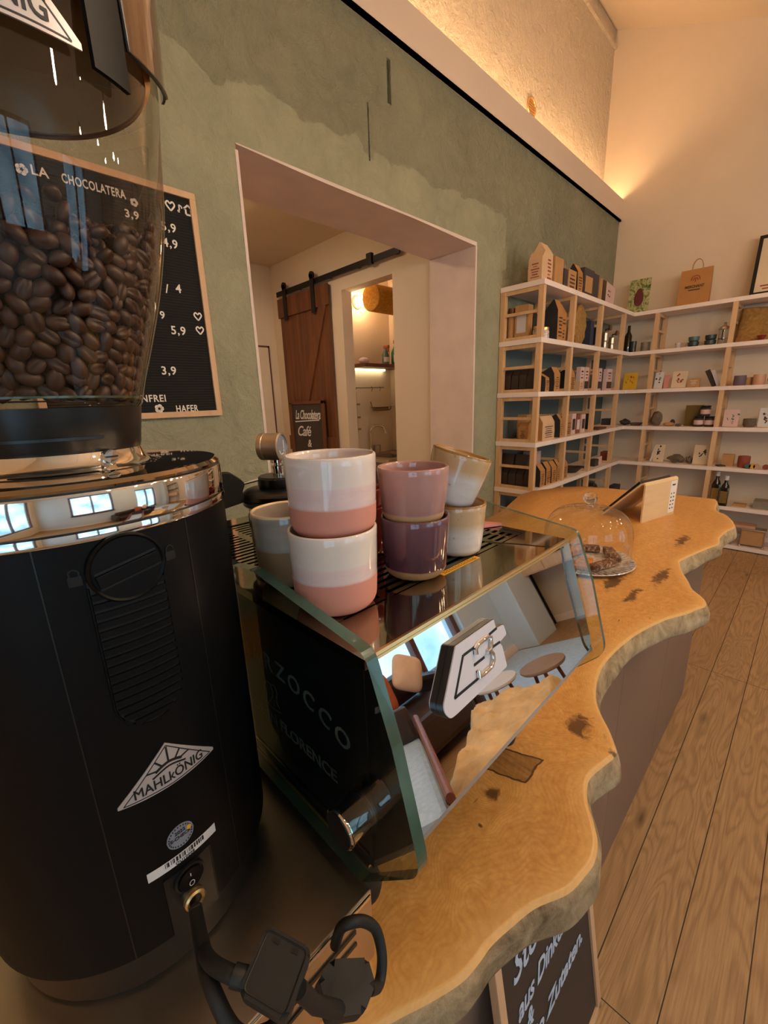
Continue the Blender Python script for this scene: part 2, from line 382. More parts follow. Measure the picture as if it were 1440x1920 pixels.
# ------------------------------------------------------------------ helpers
def tag(o, label=None, cat=None, group=None, kind=None):
    if label: o['label'] = label
    if cat: o['category'] = cat
    if group: o['group'] = group
    if kind: o['kind'] = kind
    return o

def obj(name, bm, m, parent=None, smooth=False, loc=None, rot=None, ang=None):
    me = bpy.data.meshes.new(name)
    bmesh.ops.recalc_face_normals(bm, faces=bm.faces[:]) if smooth != 'keep' else None
    bm.to_mesh(me); bm.free()
    for x in (m if isinstance(m, (list, tuple)) else [m]): me.materials.append(x)
    if smooth:
        for p in me.polygons: p.use_smooth = True
        try: me.set_sharp_from_angle(angle=radians(ang or 35))
        except Exception: pass
    o = bpy.data.objects.new(name, me); C.objects.link(o)
    if loc: o.location = loc
    if rot: o.rotation_euler = rot
    if parent: o.parent = parent
    return o

def thing(name, label, cat, loc=(0, 0, 0), rotz=0, group=None, kind=None, rot=None):
    o = bpy.data.objects.new(name, None); o.empty_display_size = 0.05; C.objects.link(o)
    o.location = loc; o.rotation_euler = rot if rot else (0, 0, rotz)
    return tag(o, label, cat, group, kind)

def struct(name, bm, m, **k):
    return tag(obj(name, bm, m, **k), kind='structure')

def box(bm, x0, x1, y0, y1, z0, z1, mi=0, bev=0.0, M4=None):
    g = bmesh.ops.create_cube(bm, size=1)
    vs = g['verts']
    for v in vs:
        v.co = Vector((x0 + (v.co.x + .5) * (x1 - x0), y0 + (v.co.y + .5) * (y1 - y0), z0 + (v.co.z + .5) * (z1 - z0)))
    if bev > 0:
        es = list({e for v in vs for e in v.link_edges})
        r = bmesh.ops.bevel(bm, geom=es, offset=bev, segments=2, affect='EDGES', profile=0.6)
        vs = [v for v in r['verts']]
        fs = list({f for v in vs for f in v.link_faces})
    else: fs = list({f for v in vs for f in v.link_faces})
    for f in fs: f.material_index = mi
    if M4 is not None:
        for v in {v for f in fs for v in f.verts}: v.co = M4 @ v.co
    return fs

def lathe(bm, prof, n=48, a0=0.0, a1=2 * pi, mi=0, cx=0, cy=0):
    full = abs(a1 - a0 - 2 * pi) < 1e-6
    k = n if full else n + 1
    rings = []
    for r, z in prof:
        if r < 1e-6: rings.append([bm.verts.new((cx, cy, z))]); continue
        rings.append([bm.verts.new((cx + r * cos(a0 + (a1 - a0) * i / n), cy + r * sin(a0 + (a1 - a0) * i / n), z)) for i in range(k)])
    fs = []
    for a, b in zip(rings, rings[1:]):
        for i in range(n):
            j = (i + 1) % k
            if len(a) == 1 and len(b) == 1: continue
            if len(a) == 1: q = (a[0], b[i], b[j])
            elif len(b) == 1: q = (a[i], a[j], b[0])
            else: q = (a[i], a[j], b[j], b[i])
            try: f = bm.faces.new(q); f.material_index = mi; fs.append(f)
            except ValueError: pass
    return fs

def tube(bm, pts, r, n=10, caps=True, mi=0):
    pts = [Vector(p) for p in pts]; rs = r if isinstance(r, (list, tuple)) else [r] * len(pts)
    rings = []; up = Vector((0, 0, 1))
    t0 = (pts[1] - pts[0]).normalized()
    if abs(t0.dot(up)) > 0.95: up = Vector((1, 0, 0))
    nrm = t0.cross(up).normalized()
    for i, p in enumerate(pts):
        t = (pts[min(i + 1, len(pts) - 1)] - pts[max(i - 1, 0)]).normalized()
        nrm = (nrm - t * nrm.dot(t)).normalized(); b = t.cross(nrm)
        rings.append([bm.verts.new(p + (nrm * cos(2 * pi * k / n) + b * sin(2 * pi * k / n)) * rs[i]) for k in range(n)])
    for a, b in zip(rings, rings[1:]):
        for k in range(n):
            bm.faces.new((a[k], a[(k + 1) % n], b[(k + 1) % n], b[k])).material_index = mi
    if caps:
        bm.faces.new(rings[0][::-1]).material_index = mi; bm.faces.new(rings[-1]).material_index = mi

def smooth_pts(pts, n=8):
    P = [Vector(p) for p in pts]; out = []
    for i in range(len(P) - 1):
        a = P[max(i - 1, 0)]; b = P[i]; c = P[i + 1]; d = P[min(i + 2, len(P) - 1)]
        for k in range(n):
            t = k / n
            out.append(0.5 * ((2 * b) + (c - a) * t + (2 * a - 5 * b + 4 * c - d) * t * t + (3 * b - a - 3 * c + d) * t ** 3))
    out.append(P[-1]); return out

def prism(bm, outline, h0, h1, axes='xy', mi=0, mi_side=None):
    # outline in the plane (a,b), extruded along the third axis between h0 and h1
    def P(a, b, h):
        return {'xy': (a, b, h), 'xz': (a, h, b), 'yz': (h, a, b)}[axes]
    A = [bm.verts.new(P(a, b, h0)) for a, b in outline]; B = [bm.verts.new(P(a, b, h1)) for a, b in outline]
    n = len(outline)
    fs = [bm.faces.new(A[::-1]), bm.faces.new(B)]
    for f in fs: f.material_index = mi
    for i in range(n):
        f = bm.faces.new((A[i], A[(i + 1) % n], B[(i + 1) % n], B[i])); f.material_index = mi if mi_side is None else mi_side; fs.append(f)
    return fs

def round_poly(pts, r, seg=6):
    out = []; n = len(pts)
    for i in range(n):
        p = Vector(pts[i]); a = Vector(pts[i - 1]) - p; b = Vector(pts[(i + 1) % n]) - p
        ri = r[i] if isinstance(r, (list, tuple)) else r
        if ri <= 0: out.append(tuple(p)); continue
        la = min(ri, a.length * .45); lb = min(ri, b.length * .45)
        s = p + a.normalized() * la; e = p + b.normalized() * lb
        for k in range(seg + 1):
            t = k / seg; out.append(tuple(s * (1 - t) ** 2 + p * 2 * t * (1 - t) + e * t * t))
    return out

def walls_with_holes(bm, x0, x1, z0, z1, y0, y1, holes, axis='y'):
    # a wall in the x-z plane (thickness y0..y1) tiled around rectangular holes
    xs = sorted({x0, x1} | {h[0] for h in holes} | {h[1] for h in holes}); zs = sorted({z0, z1} | {h[2] for h in holes} | {h[3] for h in holes})
    for a, b in zip(xs, xs[1:]):
        run = None
        for c, d in zip(zs, zs[1:]):
            mx, mz = (a + b) / 2, (c + d) / 2
            hole = any(h[0] < mx < h[1] and h[2] < mz < h[3] for h in holes) or not (x0 < mx < x1 and z0 < mz < z1)
            if hole:
                if run: emit_box(bm, a, b, run[0], run[1], y0, y1, axis); run = None
            else: run = (run[0], d) if run else (c, d)
        if run: emit_box(bm, a, b, run[0], run[1], y0, y1, axis)
def emit_box(bm, a, b, c, d, y0, y1, axis):
    if axis == 'y': box(bm, a, b, y0, y1, c, d)
    else: box(bm, y0, y1, a, b, c, d)

def text_bm(body, size=0.02, ext=0.0003, align='CENTER', shear=0.0, spacing=1.0, bold=0.0, res=3, width=None):
    cu = bpy.data.curves.new('t', 'FONT'); cu.body = body; cu.size = size; cu.extrude = ext; cu.align_x = align; cu.shear = shear
    cu.space_character = spacing; cu.resolution_u = res; cu.offset = bold
    o = bpy.data.objects.new('t', cu); C.objects.link(o)
    dg = bpy.context.evaluated_depsgraph_get(); dg.update()
    me = bpy.data.meshes.new_from_object(o.evaluated_get(dg)); bm = bmesh.new(); bm.from_mesh(me)
    bpy.data.objects.remove(o); bpy.data.curves.remove(cu); bpy.data.meshes.remove(me)
    if width and len(bm.verts):
        xs = [v.co.x for v in bm.verts]; k = width / (max(xs) - min(xs))
        for v in bm.verts: v.co.x *= k
    return bm

def frame_xform(bm, origin, u, v, w):
    Mx = Matrix((Vector(u), Vector(v), Vector(w))).transposed().to_4x4(); Mx = Matrix.Translation(origin) @ Mx
    for x in bm.verts: x.co = Mx @ x.co
    return bm

def merge(dst, src):
    me = bpy.data.meshes.new('x'); src.to_mesh(me); src.free(); dst.from_mesh(me); bpy.data.meshes.remove(me)

def stroke_bm(paths, w=0.003, th=0.0006):
    bm = bmesh.new()
    for p in paths:
        P = smooth_pts([(x, y, 0) for x, y in p], 5) if len(p) > 2 else [Vector((x, y, 0)) for x, y in p]
        L = []; Rr = []
        for i, q in enumerate(P):
            t = (P[min(i + 1, len(P) - 1)] - P[max(i - 1, 0)]).normalized(); n = Vector((-t.y, t.x, 0)) * w / 2
            L.append((bm.verts.new(q + n), bm.verts.new(q + n + Vector((0, 0, th))))); Rr.append((bm.verts.new(q - n), bm.verts.new(q - n + Vector((0, 0, th)))))
        for i in range(len(P) - 1):
            bm.faces.new((L[i][1], L[i + 1][1], Rr[i + 1][1], Rr[i][1])); bm.faces.new((L[i][0], L[i + 1][0], L[i + 1][1], L[i][1])); bm.faces.new((Rr[i][0], Rr[i][1], Rr[i + 1][1], Rr[i + 1][0]))
    return bm

def copy_tree(o, parent=None):
    c = o.copy(); C.objects.link(c)
    if parent: c.parent = parent
    for ch in list(o.children): copy_tree(ch, c)
    return c

# ------------------------------------------------------------------ the room
XB = 5.39; YW = 1.805; YF = -3.1; XL = -1.7
bm = bmesh.new(); box(bm, XL, XB, YF, 4.5, -0.05, 0.0); struct('floor', bm, M['floor'])

door = (1.01, 2.725, 0.0, 2.512)
slots = [(1.893, 1.922, 2.975, 3.165), (1.747, 1.757, 2.68, 2.925)]
bm = bmesh.new()
walls_with_holes(bm, XL, XB, 0, 3.25, YW, YW + 0.03, [door] + slots)
walls_with_holes(bm, XL, XB, 0, 3.25, YW + 0.03, 2.2, [door])
for v in bm.verts:   # hand plastered, slightly wavy head of the opening
    pass
struct('wall_green', bm, M['green'])
# pale plaster lining of the opening
bm = bmesh.new()
N = 24
def lint(i, x): return 2.499 - 0.004 * sin(x * 5.3) - 0.007 * (x - 1.9)
for side in (0,):
    top = []
    for i in range(N + 1):
        x = 1.01 + (2.725 - 1.01) * i / N
        z = lint(i, x)
        top.append((bm.verts.new((x, YW - 0.004, z)), bm.verts.new((x, 2.2, z + .004)), bm.verts.new((x, 2.2, 2.53)), bm.verts.new((x, YW - 0.004, 2.513))))
    for a, b in zip(top, top[1:]):
        bm.faces.new((a[0], b[0], b[1], a[1])); bm.faces.new((a[0], a[3], b[3], b[0])); bm.faces.new((a[3], a[2], b[2], b[3]))
box(bm, 2.713, 2.73, YW - 0.003, 2.2, 0, 2.49); box(bm, 1.005, 1.018, YW - 0.003, 2.2, 0, 2.49)
struct('trim_1', bm, M['reveal'])

# ledge with the light trough and the wall above it
bm = bmesh.new()
box(bm, XL, XB, 1.785, 1.803, 3.245, 3.447); box(bm, XL, XB, 1.785, 2.0, 3.245, 3.262)
struct('trim_2', bm, M['ledge'])
bm = bmesh.new()
box(bm, XL, XB, 2.0, 2.2, 3.25, 5.1)
struct('wall_upper', bm, M['upper'])
bm = bmesh.new(); box(bm, XL, XB, 1.975, 2.0, 4.80, 4.83)
struct('trim_3', bm, M['upper'])
bm = bmesh.new()
box(bm, -1.2, 5.33, 1.835, 1.865, 3.414, 3.424)
t = obj('light_strip', bm, M['led']); tag(t, 'warm strip light hidden in the trough behind the cream ledge', 'strip light')

bm = bmesh.new(); box(bm, XB, XB + 0.2, YF, 2.2, 0, 5.2); struct('wall_back', bm, M['white'])
bm = bmesh.new(); walls_with_holes(bm, YF, 4.6, 0, 5.2, XL - 0.2, XL, [(-2.8, -0.8, 0.5, 2.5)], axis='x'); struct('wall_left', bm, M['white'])  # opening added in this unseen wall to let daylight in
bm = bmesh.new()
for y in (-2.8, -1.83, -0.86): box(bm, XL - .14, XL - .07, y, y + .06, .5, 2.5)
for z in (.5, 2.44): box(bm, XL - .139, XL - .071, -2.8, -.8, z, z + .06)
w3 = struct('added_window_3', bm, M['mahogany'])  # added window behind the camera, put in for extra daylight
bm = bmesh.new(); box(bm, XL - .105, XL - .1, -2.78, -.82, .52, 2.48); obj('pane', bm, M['glass'], w3)
bm = bmesh.new()
ys = lambda y: 4.955 - 0.43 * (2.0 - y)
a = [(YF - 0.3, ys(YF - 0.3)), (2.2, ys(2.2)), (2.2, ys(2.2) + 0.1), (YF - 0.3, ys(YF - 0.3) + 0.1)]
prism(bm, a, XL - .2, XB + .2, 'yz'); struct('ceiling', bm, M['white'])

# the window wall opposite the counter
W1 = (2.30, 3.80, 0.32, 2.25); W2 = (-0.45, 1.15, 0.9, 2.4)
bm = bmesh.new(); walls_with_holes(bm, XL, XB, 0, 3.0, YF - 0.3, YF, [W1, W2]); struct('wall_window', bm, M['daylight_tint'])
def window(name, w, mull):
    x0, x1, z0, z1 = w; bm = bmesh.new(); y0, y1 = YF - 0.16, YF - 0.08; f = 0.07
    box(bm, x0, x1, y0, y1, z0, z0 + f); box(bm, x0, x1, y0, y1, z1 - f, z1)
    for x in [x0] + [x0 + (x1 - x0) * k / mull - f / 2 for k in range(1, mull)] + [x1 - f]: box(bm, x, x + f, y0 - .002, y1 + .002, z0, z1)
    box(bm, x0 - 0.02, x1 + 0.02, YF - 0.1, YF + 0.05, z0 - 0.04, z0)
    wf = struct(name, bm, M['mahogany'])
    bm = bmesh.new(); box(bm, x0 + .03, x1 - .03, y0 + .035, y0 + .04, z0 + .03, z1 - .03); obj('pane', bm, M['glass'], wf)
    return wf
window('window_1', W1, 2); window('window_2', W2, 2)
bm = bmesh.new(); box(bm, 4.5, 5.0, YF, YF + 0.35, 0, 3.0, bev=0.01); struct('wall_pillar', bm, M['daylight_tint'])
bm = bmesh.new(); box(bm, XB - 0.02, XB, YF, 1.45, 0, 0.09); struct('baseboard_back', bm, M['shelf_white'])
bm = bmesh.new(); box(bm, XL, XB, YF, YF + 0.02, 0, 0.09); struct('baseboard_window', bm, M['shelf_white'])

# vent grille high in the rough wall
bm = bmesh.new()
for k in range(7): box(bm, -0.055, 0.055, -0.008, 0.0, -0.055 + k * 0.017, -0.047 + k * 0.017)
tube(bm, [(0.062 * cos(a * pi / 12), -0.004, 0.062 * sin(a * pi / 12) ) for a in range(25)], 0.007, 8)
o = obj('vent_grille', bm, M['brass'], smooth=True, loc=(3.75, 1.998, 3.72)); tag(o, 'small round metal vent grille in the rough lit wall', 'vent')

# ---- room behind the opening
bm = bmesh.new()
walls_with_holes(bm, 2.2, 4.46, 0, 3.1, 2.75, 2.87, [(2.62, 3.27, 0, 2.5)], axis='x'); struct('wall_barn', bm, M['white'])
bm = bmesh.new(); box(bm, XL, 3.6, 4.46, 4.6, 0, 3.1); struct('wall_rear', bm, M['white'])
bm = bmesh.new(); box(bm, XL, 2.87, 2.2, 4.6, 2.95, 3.1); struct('ceiling_rear', bm, M['white'])
# recess of the sink nook
bm = bmesh.new(); box(bm, 2.87, 3.62, 3.40, 3.5, 0, 2.8); box(bm, 3.5, 3.62, 2.5, 3.4, 0, 2.8); box(bm, 2.87, 3.62, 2.4, 2.5, 0, 2.8); box(bm, 2.87, 3.62, 2.5, 3.4, 2.75, 2.85)
struct('wall_nook', bm, M['white'])
bm = bmesh.new()   # small cupboard door in the far wall
box(bm, 1.9, 2.625, 4.435, 4.458, 0.02, 2.12, bev=0.002)
dd = struct('door_1', bm, M['white'])
bm = bmesh.new(); box(bm, 2.625, 2.645, 4.44, 4.46, 0.0, 2.14); box(bm, 1.88, 2.645, 4.44, 4.46, 2.12, 2.14); obj('door_gap', bm, M['mahogany'], dd)

# barn door on its rail
bd = struct('door_2', bmesh.new(), M['walnut'])
bpy.data.objects.remove(bd)
bd = thing('door_2', None, None, (2.715, 0, 0)); bd['kind'] = 'structure'
bm = bmesh.new(); y0, y1 = 3.42, 4.27; k = 6
for i in range(k): box(bm, 0.0, 0.022, y0 + (y1 - y0) * i / k + .001, y0 + (y1 - y0) * (i + 1) / k - .001, 0.03, 2.575, bev=0.002)
obj('planks', bm, M['walnut'], bd)
bm = bmesh.new(); box(bm, -0.02, 0.0, y0 - .01, y1 + .01, 2.40, 2.585, bev=.003); box(bm, -0.02, 0, y0, y1, 1.0, 1.16, bev=.003); box(bm, -0.02, 0, y0, y1, 0.05, 0.2, bev=.003)
obj('crossboard', bm, M['walnut'], bd)
bm = bmesh.new()
prism(bm, [(y0 + 0.03, 2.40), (y0 + 0.15, 2.40), (y1 - 0.15, 1.16), (y1 - 0.27, 1.16)], -0.018, 0.0, 'yz'); obj('diagonal_brace', bm, M['walnut'], bd)
for y in (4.12, 3.63):
    bm = bmesh.new(); box(bm, -0.034, -0.021, y - 0.028, y + 0.028, 2.36, 2.70, bev=.003); lathe_b = bmesh.new()
    lathe(lathe_b, [(0, -.02), (.034, -.02), (.034, 0.0), (0, 0.0)], 20)
    for v in lathe_b.verts: v.co = Vector((-0.014 + v.co.z * 1.0, y + v.co.x, 2.69 + v.co.y))
    merge(bm, lathe_b); obj('hanger', bm, M['black_metal'], bd)
rl = thing('sliding_door_rail', 'black steel sliding door rail above the brown barn door', 'door rail', (2.70, 0, 0))
bm = bmesh.new(); box(bm, 0.0, 0.012, 2.49, 4.29, 2.612, 2.66, bev=.002); obj('rail', bm, M['black_metal'], rl)
for y in (2.55, 3.0, 3.4, 3.9):
    bm = bmesh.new(); box(bm, 0.01, 0.05, y - .014, y + .014, 2.622, 2.65); obj('bracket', bm, M['black_metal'], rl)
bm = bmesh.new(); box(bm, -0.02, 0.014, 2.79, 2.85, 2.60, 2.685, bev=.004); obj('stopper', bm, M['black_metal'], rl)

# chalkboard leaning on the barn door
cb = thing('chalkboard', 'dark cafe chalkboard with white handwriting against the barn door', 'chalkboard', (2.685, 0, 0))
bm = bmesh.new(); box(bm, -0.004, 0.0, 3.60, 4.16, 0.55, 1.50); obj('board', bm, M['chalkboard'], cb)
bm = bmesh.new()
for a in ((3.55, 3.60, 0.5, 1.56), (4.14, 4.18, 0.5, 1.52), (3.55, 4.18, 1.50, 1.53), (3.55, 4.18, 0.5, 0.55)): box(bm, -0.014, 0.004, *a, bev=.002)
obj('wooden_frame', bm, M['walnut'], cb)
def on_west_wall(bm, y, z, x=-0.0055): return frame_xform(bm, (x, y, z), (0, -1, 0), (0, 0, 1), (-1, 0, 0))
tx = text_bm('La Chocolatera', 0.135, 0.0005, 'CENTER', 0.35, 0.9, 0.002, width=0.46); obj('writing', on_west_wall(tx, 3.86, 1.345), M['chalk'], cb)
obj('underline', on_west_wall(stroke_bm([[(-0.23, 0), (0.22, 0.02)]], 0.012), 3.87, 1.315), M['chalk'], cb)
tx = text_bm('Café', 0.15, 0.0005, 'CENTER', 0.3, 0.9, 0.002); obj('writing', on_west_wall(tx, 3.95, 1.165), M['chalk'], cb)
tx = text_bm('&', 0.11, 0.0005, 'CENTER', 0.2, 1, 0.002); obj('writing', on_west_wall(tx, 3.86, 1.05), M['chalk'], cb)

# ---- sink nook contents
lm = thing('wall_lamp', 'bare glowing globe bulb in round white wall socket', 'lamp', (3.05, 3.398, 2.455))
bm = bmesh.new(); lathe(bm, [(0, 0), (.06, 0), (.06, .012), (.045, .03), (.03, .045), (0, .045)], 32)
for v in bm.verts: v.co = Vector((v.co.x, -v.co.z, v.co.y))
obj('socket', bm, M['white'], lm, smooth=True)
bm = bmesh.new(); bmesh.ops.create_uvsphere(bm, u_segments=20, v_segments=14, radius=0.045, matrix=Matrix.Translation((0, -0.085, 0))); obj('bulb', bm, M['wall_bulb'], lm, smooth=True)
bm = bmesh.new(); lathe(bm, [(0.0, 0), (.115, 0), (.12, .01), (.12, .42), (.115, .43), (.0, .43)], 40)
for v in bm.verts: v.co = Vector((v.co.z, v.co.x, v.co.y))
sh = obj('rolled_fabric_shade', bm, M['cork'], smooth=True, loc=(2.985, 3.13, 2.445)); tag(sh, 'golden brown horizontal cylinder shade next to the bare bulb', 'lamp shade')
bm = bmesh.new(); box(bm, 2.875, 3.498, 3.13, 3.398, 1.83, 1.862, bev=.002); o = obj('wall_shelf', bm, M['walnut']); tag(o, 'wooden wall shelf holding spray bottles above the sink', 'shelf')
bm = bmesh.new(); box(bm, 2.9, 3.38, 3.36, 3.38, 1.815, 1.829); o = obj('undershelf_lamp', bm, M['shelf_led']); tag(o, 'slim glowing light strip beneath the wooden wall shelf', 'strip light')
rk = thing('utensil_rail', 'steel kitchen rail with hooks on the wall over the sink', 'rail', (0, 3.37, 0))
bm = bmesh.new(); tube(bm, [(2.88, 0, 1.645), (3.36, 0, 1.645)], .006, 10); obj('rail', bm, M['dull_steel'], rk, smooth=True)
for x in (2.94, 3.17, 3.29):
    bm = bmesh.new(); tube(bm, smooth_pts([(x, -.004, 1.655), (x + .012, -.014, 1.64), (x, -.012, 1.62), (x, -.009, 1.606)], 4), .004, 8); obj('hook', bm, M['dull_steel'], rk, smooth=True)
bm = bmesh.new()
tube(bm, [(2.935, -.022, 1.6), (2.935, -.022, 1.20)], .006, 8)
for z in (1.47, 1.34, 1.22): box(bm, 2.89, 2.98, -.03, -.006, z, z + .018)
o = obj('hanging_rack', bm, M['dull_steel'], loc=(0, 3.37, 0)); tag(o, 'narrow hanging steel rack with three small bars', 'rack')
bm = bmesh.new()
tube(bm, smooth_pts([(3.13, -.03, 1.5), (3.13, -.06, 1.43), (3.16, -.07, 1.41), (3.36, -.07, 1.41), (3.40, -.06, 1.45)], 4), .006, 8); box(bm, 3.13, 3.42, -.1, -.02, 1.44, 1.446)
tube(bm, [(3.15, -.05, 1.425), (3.36, -.05, 1.425)], .018, 12)
o = obj('paper_roll_holder', bm, M['dull_steel'], smooth=True, loc=(0, 3.37, 0)); tag(o, 'steel roll holder hanging under the kitchen rail', 'roll holder')
bm = bmesh.new(); walls_with_holes(bm, 2.875, 3.498, 2.85, 3.398, 0.92, 0.95, [], 'y')
bm.free(); bm = bmesh.new()
box(bm, 2.875, 3.498, 2.85, 2.92, .92, .955); box(bm, 2.875, 3.498, 3.33, 3.398, .92, .955); box(bm, 2.875, 2.98, 2.92, 3.33, .92, .955); box(bm, 3.4, 3.498, 2.92, 3.33, .92, .955); box(bm, 2.98, 3.4, 2.92, 3.33, .8, .81)
o = thing('kitchen_sink', 'steel sink and drainer in the nook beyond the opening', 'sink', (0, 0, 0)); obj('sink_top', bm, M['steel'], o)
bm = bmesh.new(); box(bm, 2.875, 3.498, 2.87, 3.398, 0.0, .8); obj('sink_cabinet', bm, M['charcoal_box'], o)
bm = bmesh.new(); P = smooth_pts([(3.10, 3.34, .96), (3.10, 3.34, 1.16), (3.115, 3.33, 1.225), (3.17, 3.31, 1.255), (3.235, 3.28, 1.235), (3.265, 3.27, 1.17)], 8)
tube(bm, P, .013, 14); lathe(bm, [(0, .9562), (.026, .9562), (.026, 1.0), (.014, 1.02), (0, 1.02)], 20, cx=3.10, cy=3.34)
tube(bm, [(3.10, 3.34, 1.0), (3.03, 3.31, 1.01)], .007, 8)
o = obj('faucet', bm, M['chrome'], smooth=True); tag(o, 'curved chrome gooseneck faucet over the steel sink', 'faucet')
bm = bmesh.new(); lathe(bm, [(0, .956), (.04, .956), (.042, 1.04), (.039, 1.04), (.037, .97), (0, .97)], 24, cx=3.215, cy=3.36); o = obj('steel_cup', bm, M['steel'], smooth=True); tag(o, 'small steel cup beside the gooseneck faucet', 'cup')
def spray(x, y, m, lab, s=1.0):
    t = thing('spray_bottle', lab, 'spray bottle', (x, y, 1.862)); bm = bmesh.new()
    lathe(bm, [(0, 0), (.036 * s, 0), (.038 * s, .01), (.038 * s, .1 * s), (.018, .15 * s), (.014, .17 * s), (0, .17 * s)], 20); obj('bottle', bm, m, t, smooth=True)
    bm = bmesh.new(); box(bm, -.012, .012, -.05, .02, .17 * s, .2 * s, bev=.004); box(bm, -.006, .006, -.045, -.035, .13 * s, .17 * s); obj('trigger', bm, M['red_box'], t)
    bm = bmesh.new(); lathe(bm, [(.0385 * s, .03), (.0385 * s, .08 * s)], 20, -pi * .9, -pi * .1); obj('label', bm, M['paper'], t)
spray(3.40, 3.22, M['green_bottle'], 'taller green spray bottle at the end of the wall shelf', 1.25)
spray(3.27, 3.24, M['teal'], 'shorter clear green spray bottle on the wooden wall shelf', 0.95)
bm = bmesh.new(); bmesh.ops.create_icosphere(bm, subdivisions=2, radius=.05, matrix=Matrix.Translation((2.93, 3.2, 1.89)) @ Matrix.Diagonal((1.2, .9, .6, 1)))
o = obj('folded_cloth', bm, M['pink_card'], smooth=True); tag(o, 'crumpled pink cloth at the left end of the wall shelf', 'cloth')
bm = bmesh.new(); lathe(bm, [(0, .955), (.03, .955), (.03, 1.07), (.012, 1.1), (.012, 1.14), (0, 1.14)], 20, cx=3.46, cy=3.2); o = obj('soap_bottle', bm, M['green_bottle'], smooth=True); tag(o, 'dark green soap bottle at the right of the sink', 'bottle')
# ceiling lamp of the back room
o = thing('ceiling_lamp', 'round ceiling lamp of the back room', 'lamp', (1.35, 3.2, 2.95)); bm = bmesh.new(); lathe(bm, [(0, -.001), (.2, -.001), (.2, -.03), (0, -.03)], 32); obj('lamp_base', bm, M['white'], o)
bm = bmesh.new(); lathe(bm, [(0, -.07), (.15, -.06), (.18, -.031), (0, -.031)], 32); obj('diffuser', bm, M['lamp_glow'], o, smooth=True)

# ------------------------------------------------------------------ the counter
FRONT = [(2.816, .322), (2.75, .306), (2.599, .292), (2.527, .271), (2.479, .236), (2.379, .2), (2.27, .181), (2.189, .196), (2.068, .204), (1.978, .196), (1.879, .221), (1.706, .261), (1.656, .258), (1.59, .239), (1.513, .208), (1.454, .187), (1.40, .150), (1.356, .140), (1.32, .152), (1.267, .170), (1.199, .201), (1.088, .231), (.992, .245), (.901, .249), (.835, .241), (.776, .224), (.738, .203), (.703, .176), (.676, .159), (.655, .150), (.621, .157), (.585, .164), (.56, .161), (.534, .15), (.509, .133), (.487, .121), (.461, .115), (.438, .117), (.404, .124), (.363, .145), (.326, .156), (.297, .163), (.272, .165), (.249, .169), (.215, .183), (.186, .197), (.161, .207), (.10, .226), (.0, .235), (-.2, .22), (-.6, .24)]
BACK = [(2.83, .34), (2.80, .80), (2.777, .975), (2.686, 1.074), (2.465, 1.181), (2.308, 1.188), (1.948, 1.089), (1.83, 1.066), (1.2, 1.05), (.0, 1.04), (-.6, 1.04)]
def interp(T, x):
    for (a, ya), (b, yb) in zip(T, T[1:]):
        if a >= x >= b: return ya + (yb - ya) * (a - x) / (a - b) if a != b else ya
    return T[-1][1] if x < T[-1][0] else T[0][1]
ZC = 0.93; TH = 0.062
def build_slab():
    bm = bmesh.new(); uvl = bm.loops.layers.uv.new('UVMap')
    fp = smooth_pts([(x, y, 0) for x, y in FRONT], 5)
    rows = []
    n = len(fp)
    for i, p in enumerate(fp):
        t = (fp[min(i + 1, n - 1)] - fp[max(i - 1, 0)]).normalized(); nr = Vector((t.y, -t.x, 0))
        if nr.y > 0: nr = -nr
        yb = interp(BACK, p.x)
        w1 = mnoise.noise(Vector((p.x * 9, 3, 0))) * .006; w2 = mnoise.noise(Vector((p.x * 6, 9, 0))) * .010
        far = min(1.0, max(0.35, (p.x - .1) / .6))
        col = []
        vs = [0, .004, .012, .03, .06, .1, .16, .25, .4, .6, .8, 1.0]
        for v in vs:
            y = p.y + (yb - p.y) * v; col.append((Vector((p.x, y, ZC)), v * (yb - p.y)))
        edge = [(.004, -.004), (.009 + w1 * .5, -.016), (.014 * far + w1, -.032), (.016 * far + w2, -.048), (.010 * far + w2, -.058), (-.01, -TH), (-.05, -TH)]
        low = [Vector((p.x, p.y, 0)) + nr * o + Vector((0, 0, ZC + z)) for o, z in edge]
        rows.append(([bm.verts.new(c[0]) for c in col], [c[1] for c in col], [bm.verts.new(q) for q in low], bm.verts.new((p.x, yb, ZC - TH)), p.x))
    for a, b in zip(rows, rows[1:]):
        for k in range(len(a[0]) - 1):
            f = bm.faces.new((a[0][k], a[0][k + 1], b[0][k + 1], b[0][k])); f.smooth = True
            for lp, (u, v) in zip(f.loops, ((a[4], a[1][k]), (a[4], a[1][k + 1]), (b[4], b[1][k + 1]), (b[4], b[1][k]))): lp[uvl].uv = (u, v)
        ch = [a[0][0]] + a[2]; dh = [b[0][0]] + b[2]
        for k in range(len(ch) - 1):
            f = bm.faces.new((ch[k], dh[k], dh[k + 1], ch[k + 1])); f.material_index = 0 if k == 0 else 1; f.smooth = k > 0
            if k == 0:
                for lp in f.loops: lp[uvl].uv = (a[4], 0.0)
        bm.faces.new((a[2][-1], b[2][-1], b[3], a[3])).material_index = 1
        bm.faces.new((a[0][-1], a[3], b[3], b[0][-1])).material_index = 1
    a = rows[0]
    bm.faces.new([v for v in a[0]] + [a[3]] + a[2][::-1]).material_index = 1
    me = bpy.data.meshes.new('countertop'); bm.normal_update(); bm.to_mesh(me); bm.free()
    me.materials.append(M['slab']); me.materials.append(M['bark'])
    o = bpy.data.objects.new('live_edge_countertop', me); C.objects.link(o); return o
slab = build_slab(); tag(slab, 'long live-edge oak countertop with knots and wavy bark front edge', 'countertop')

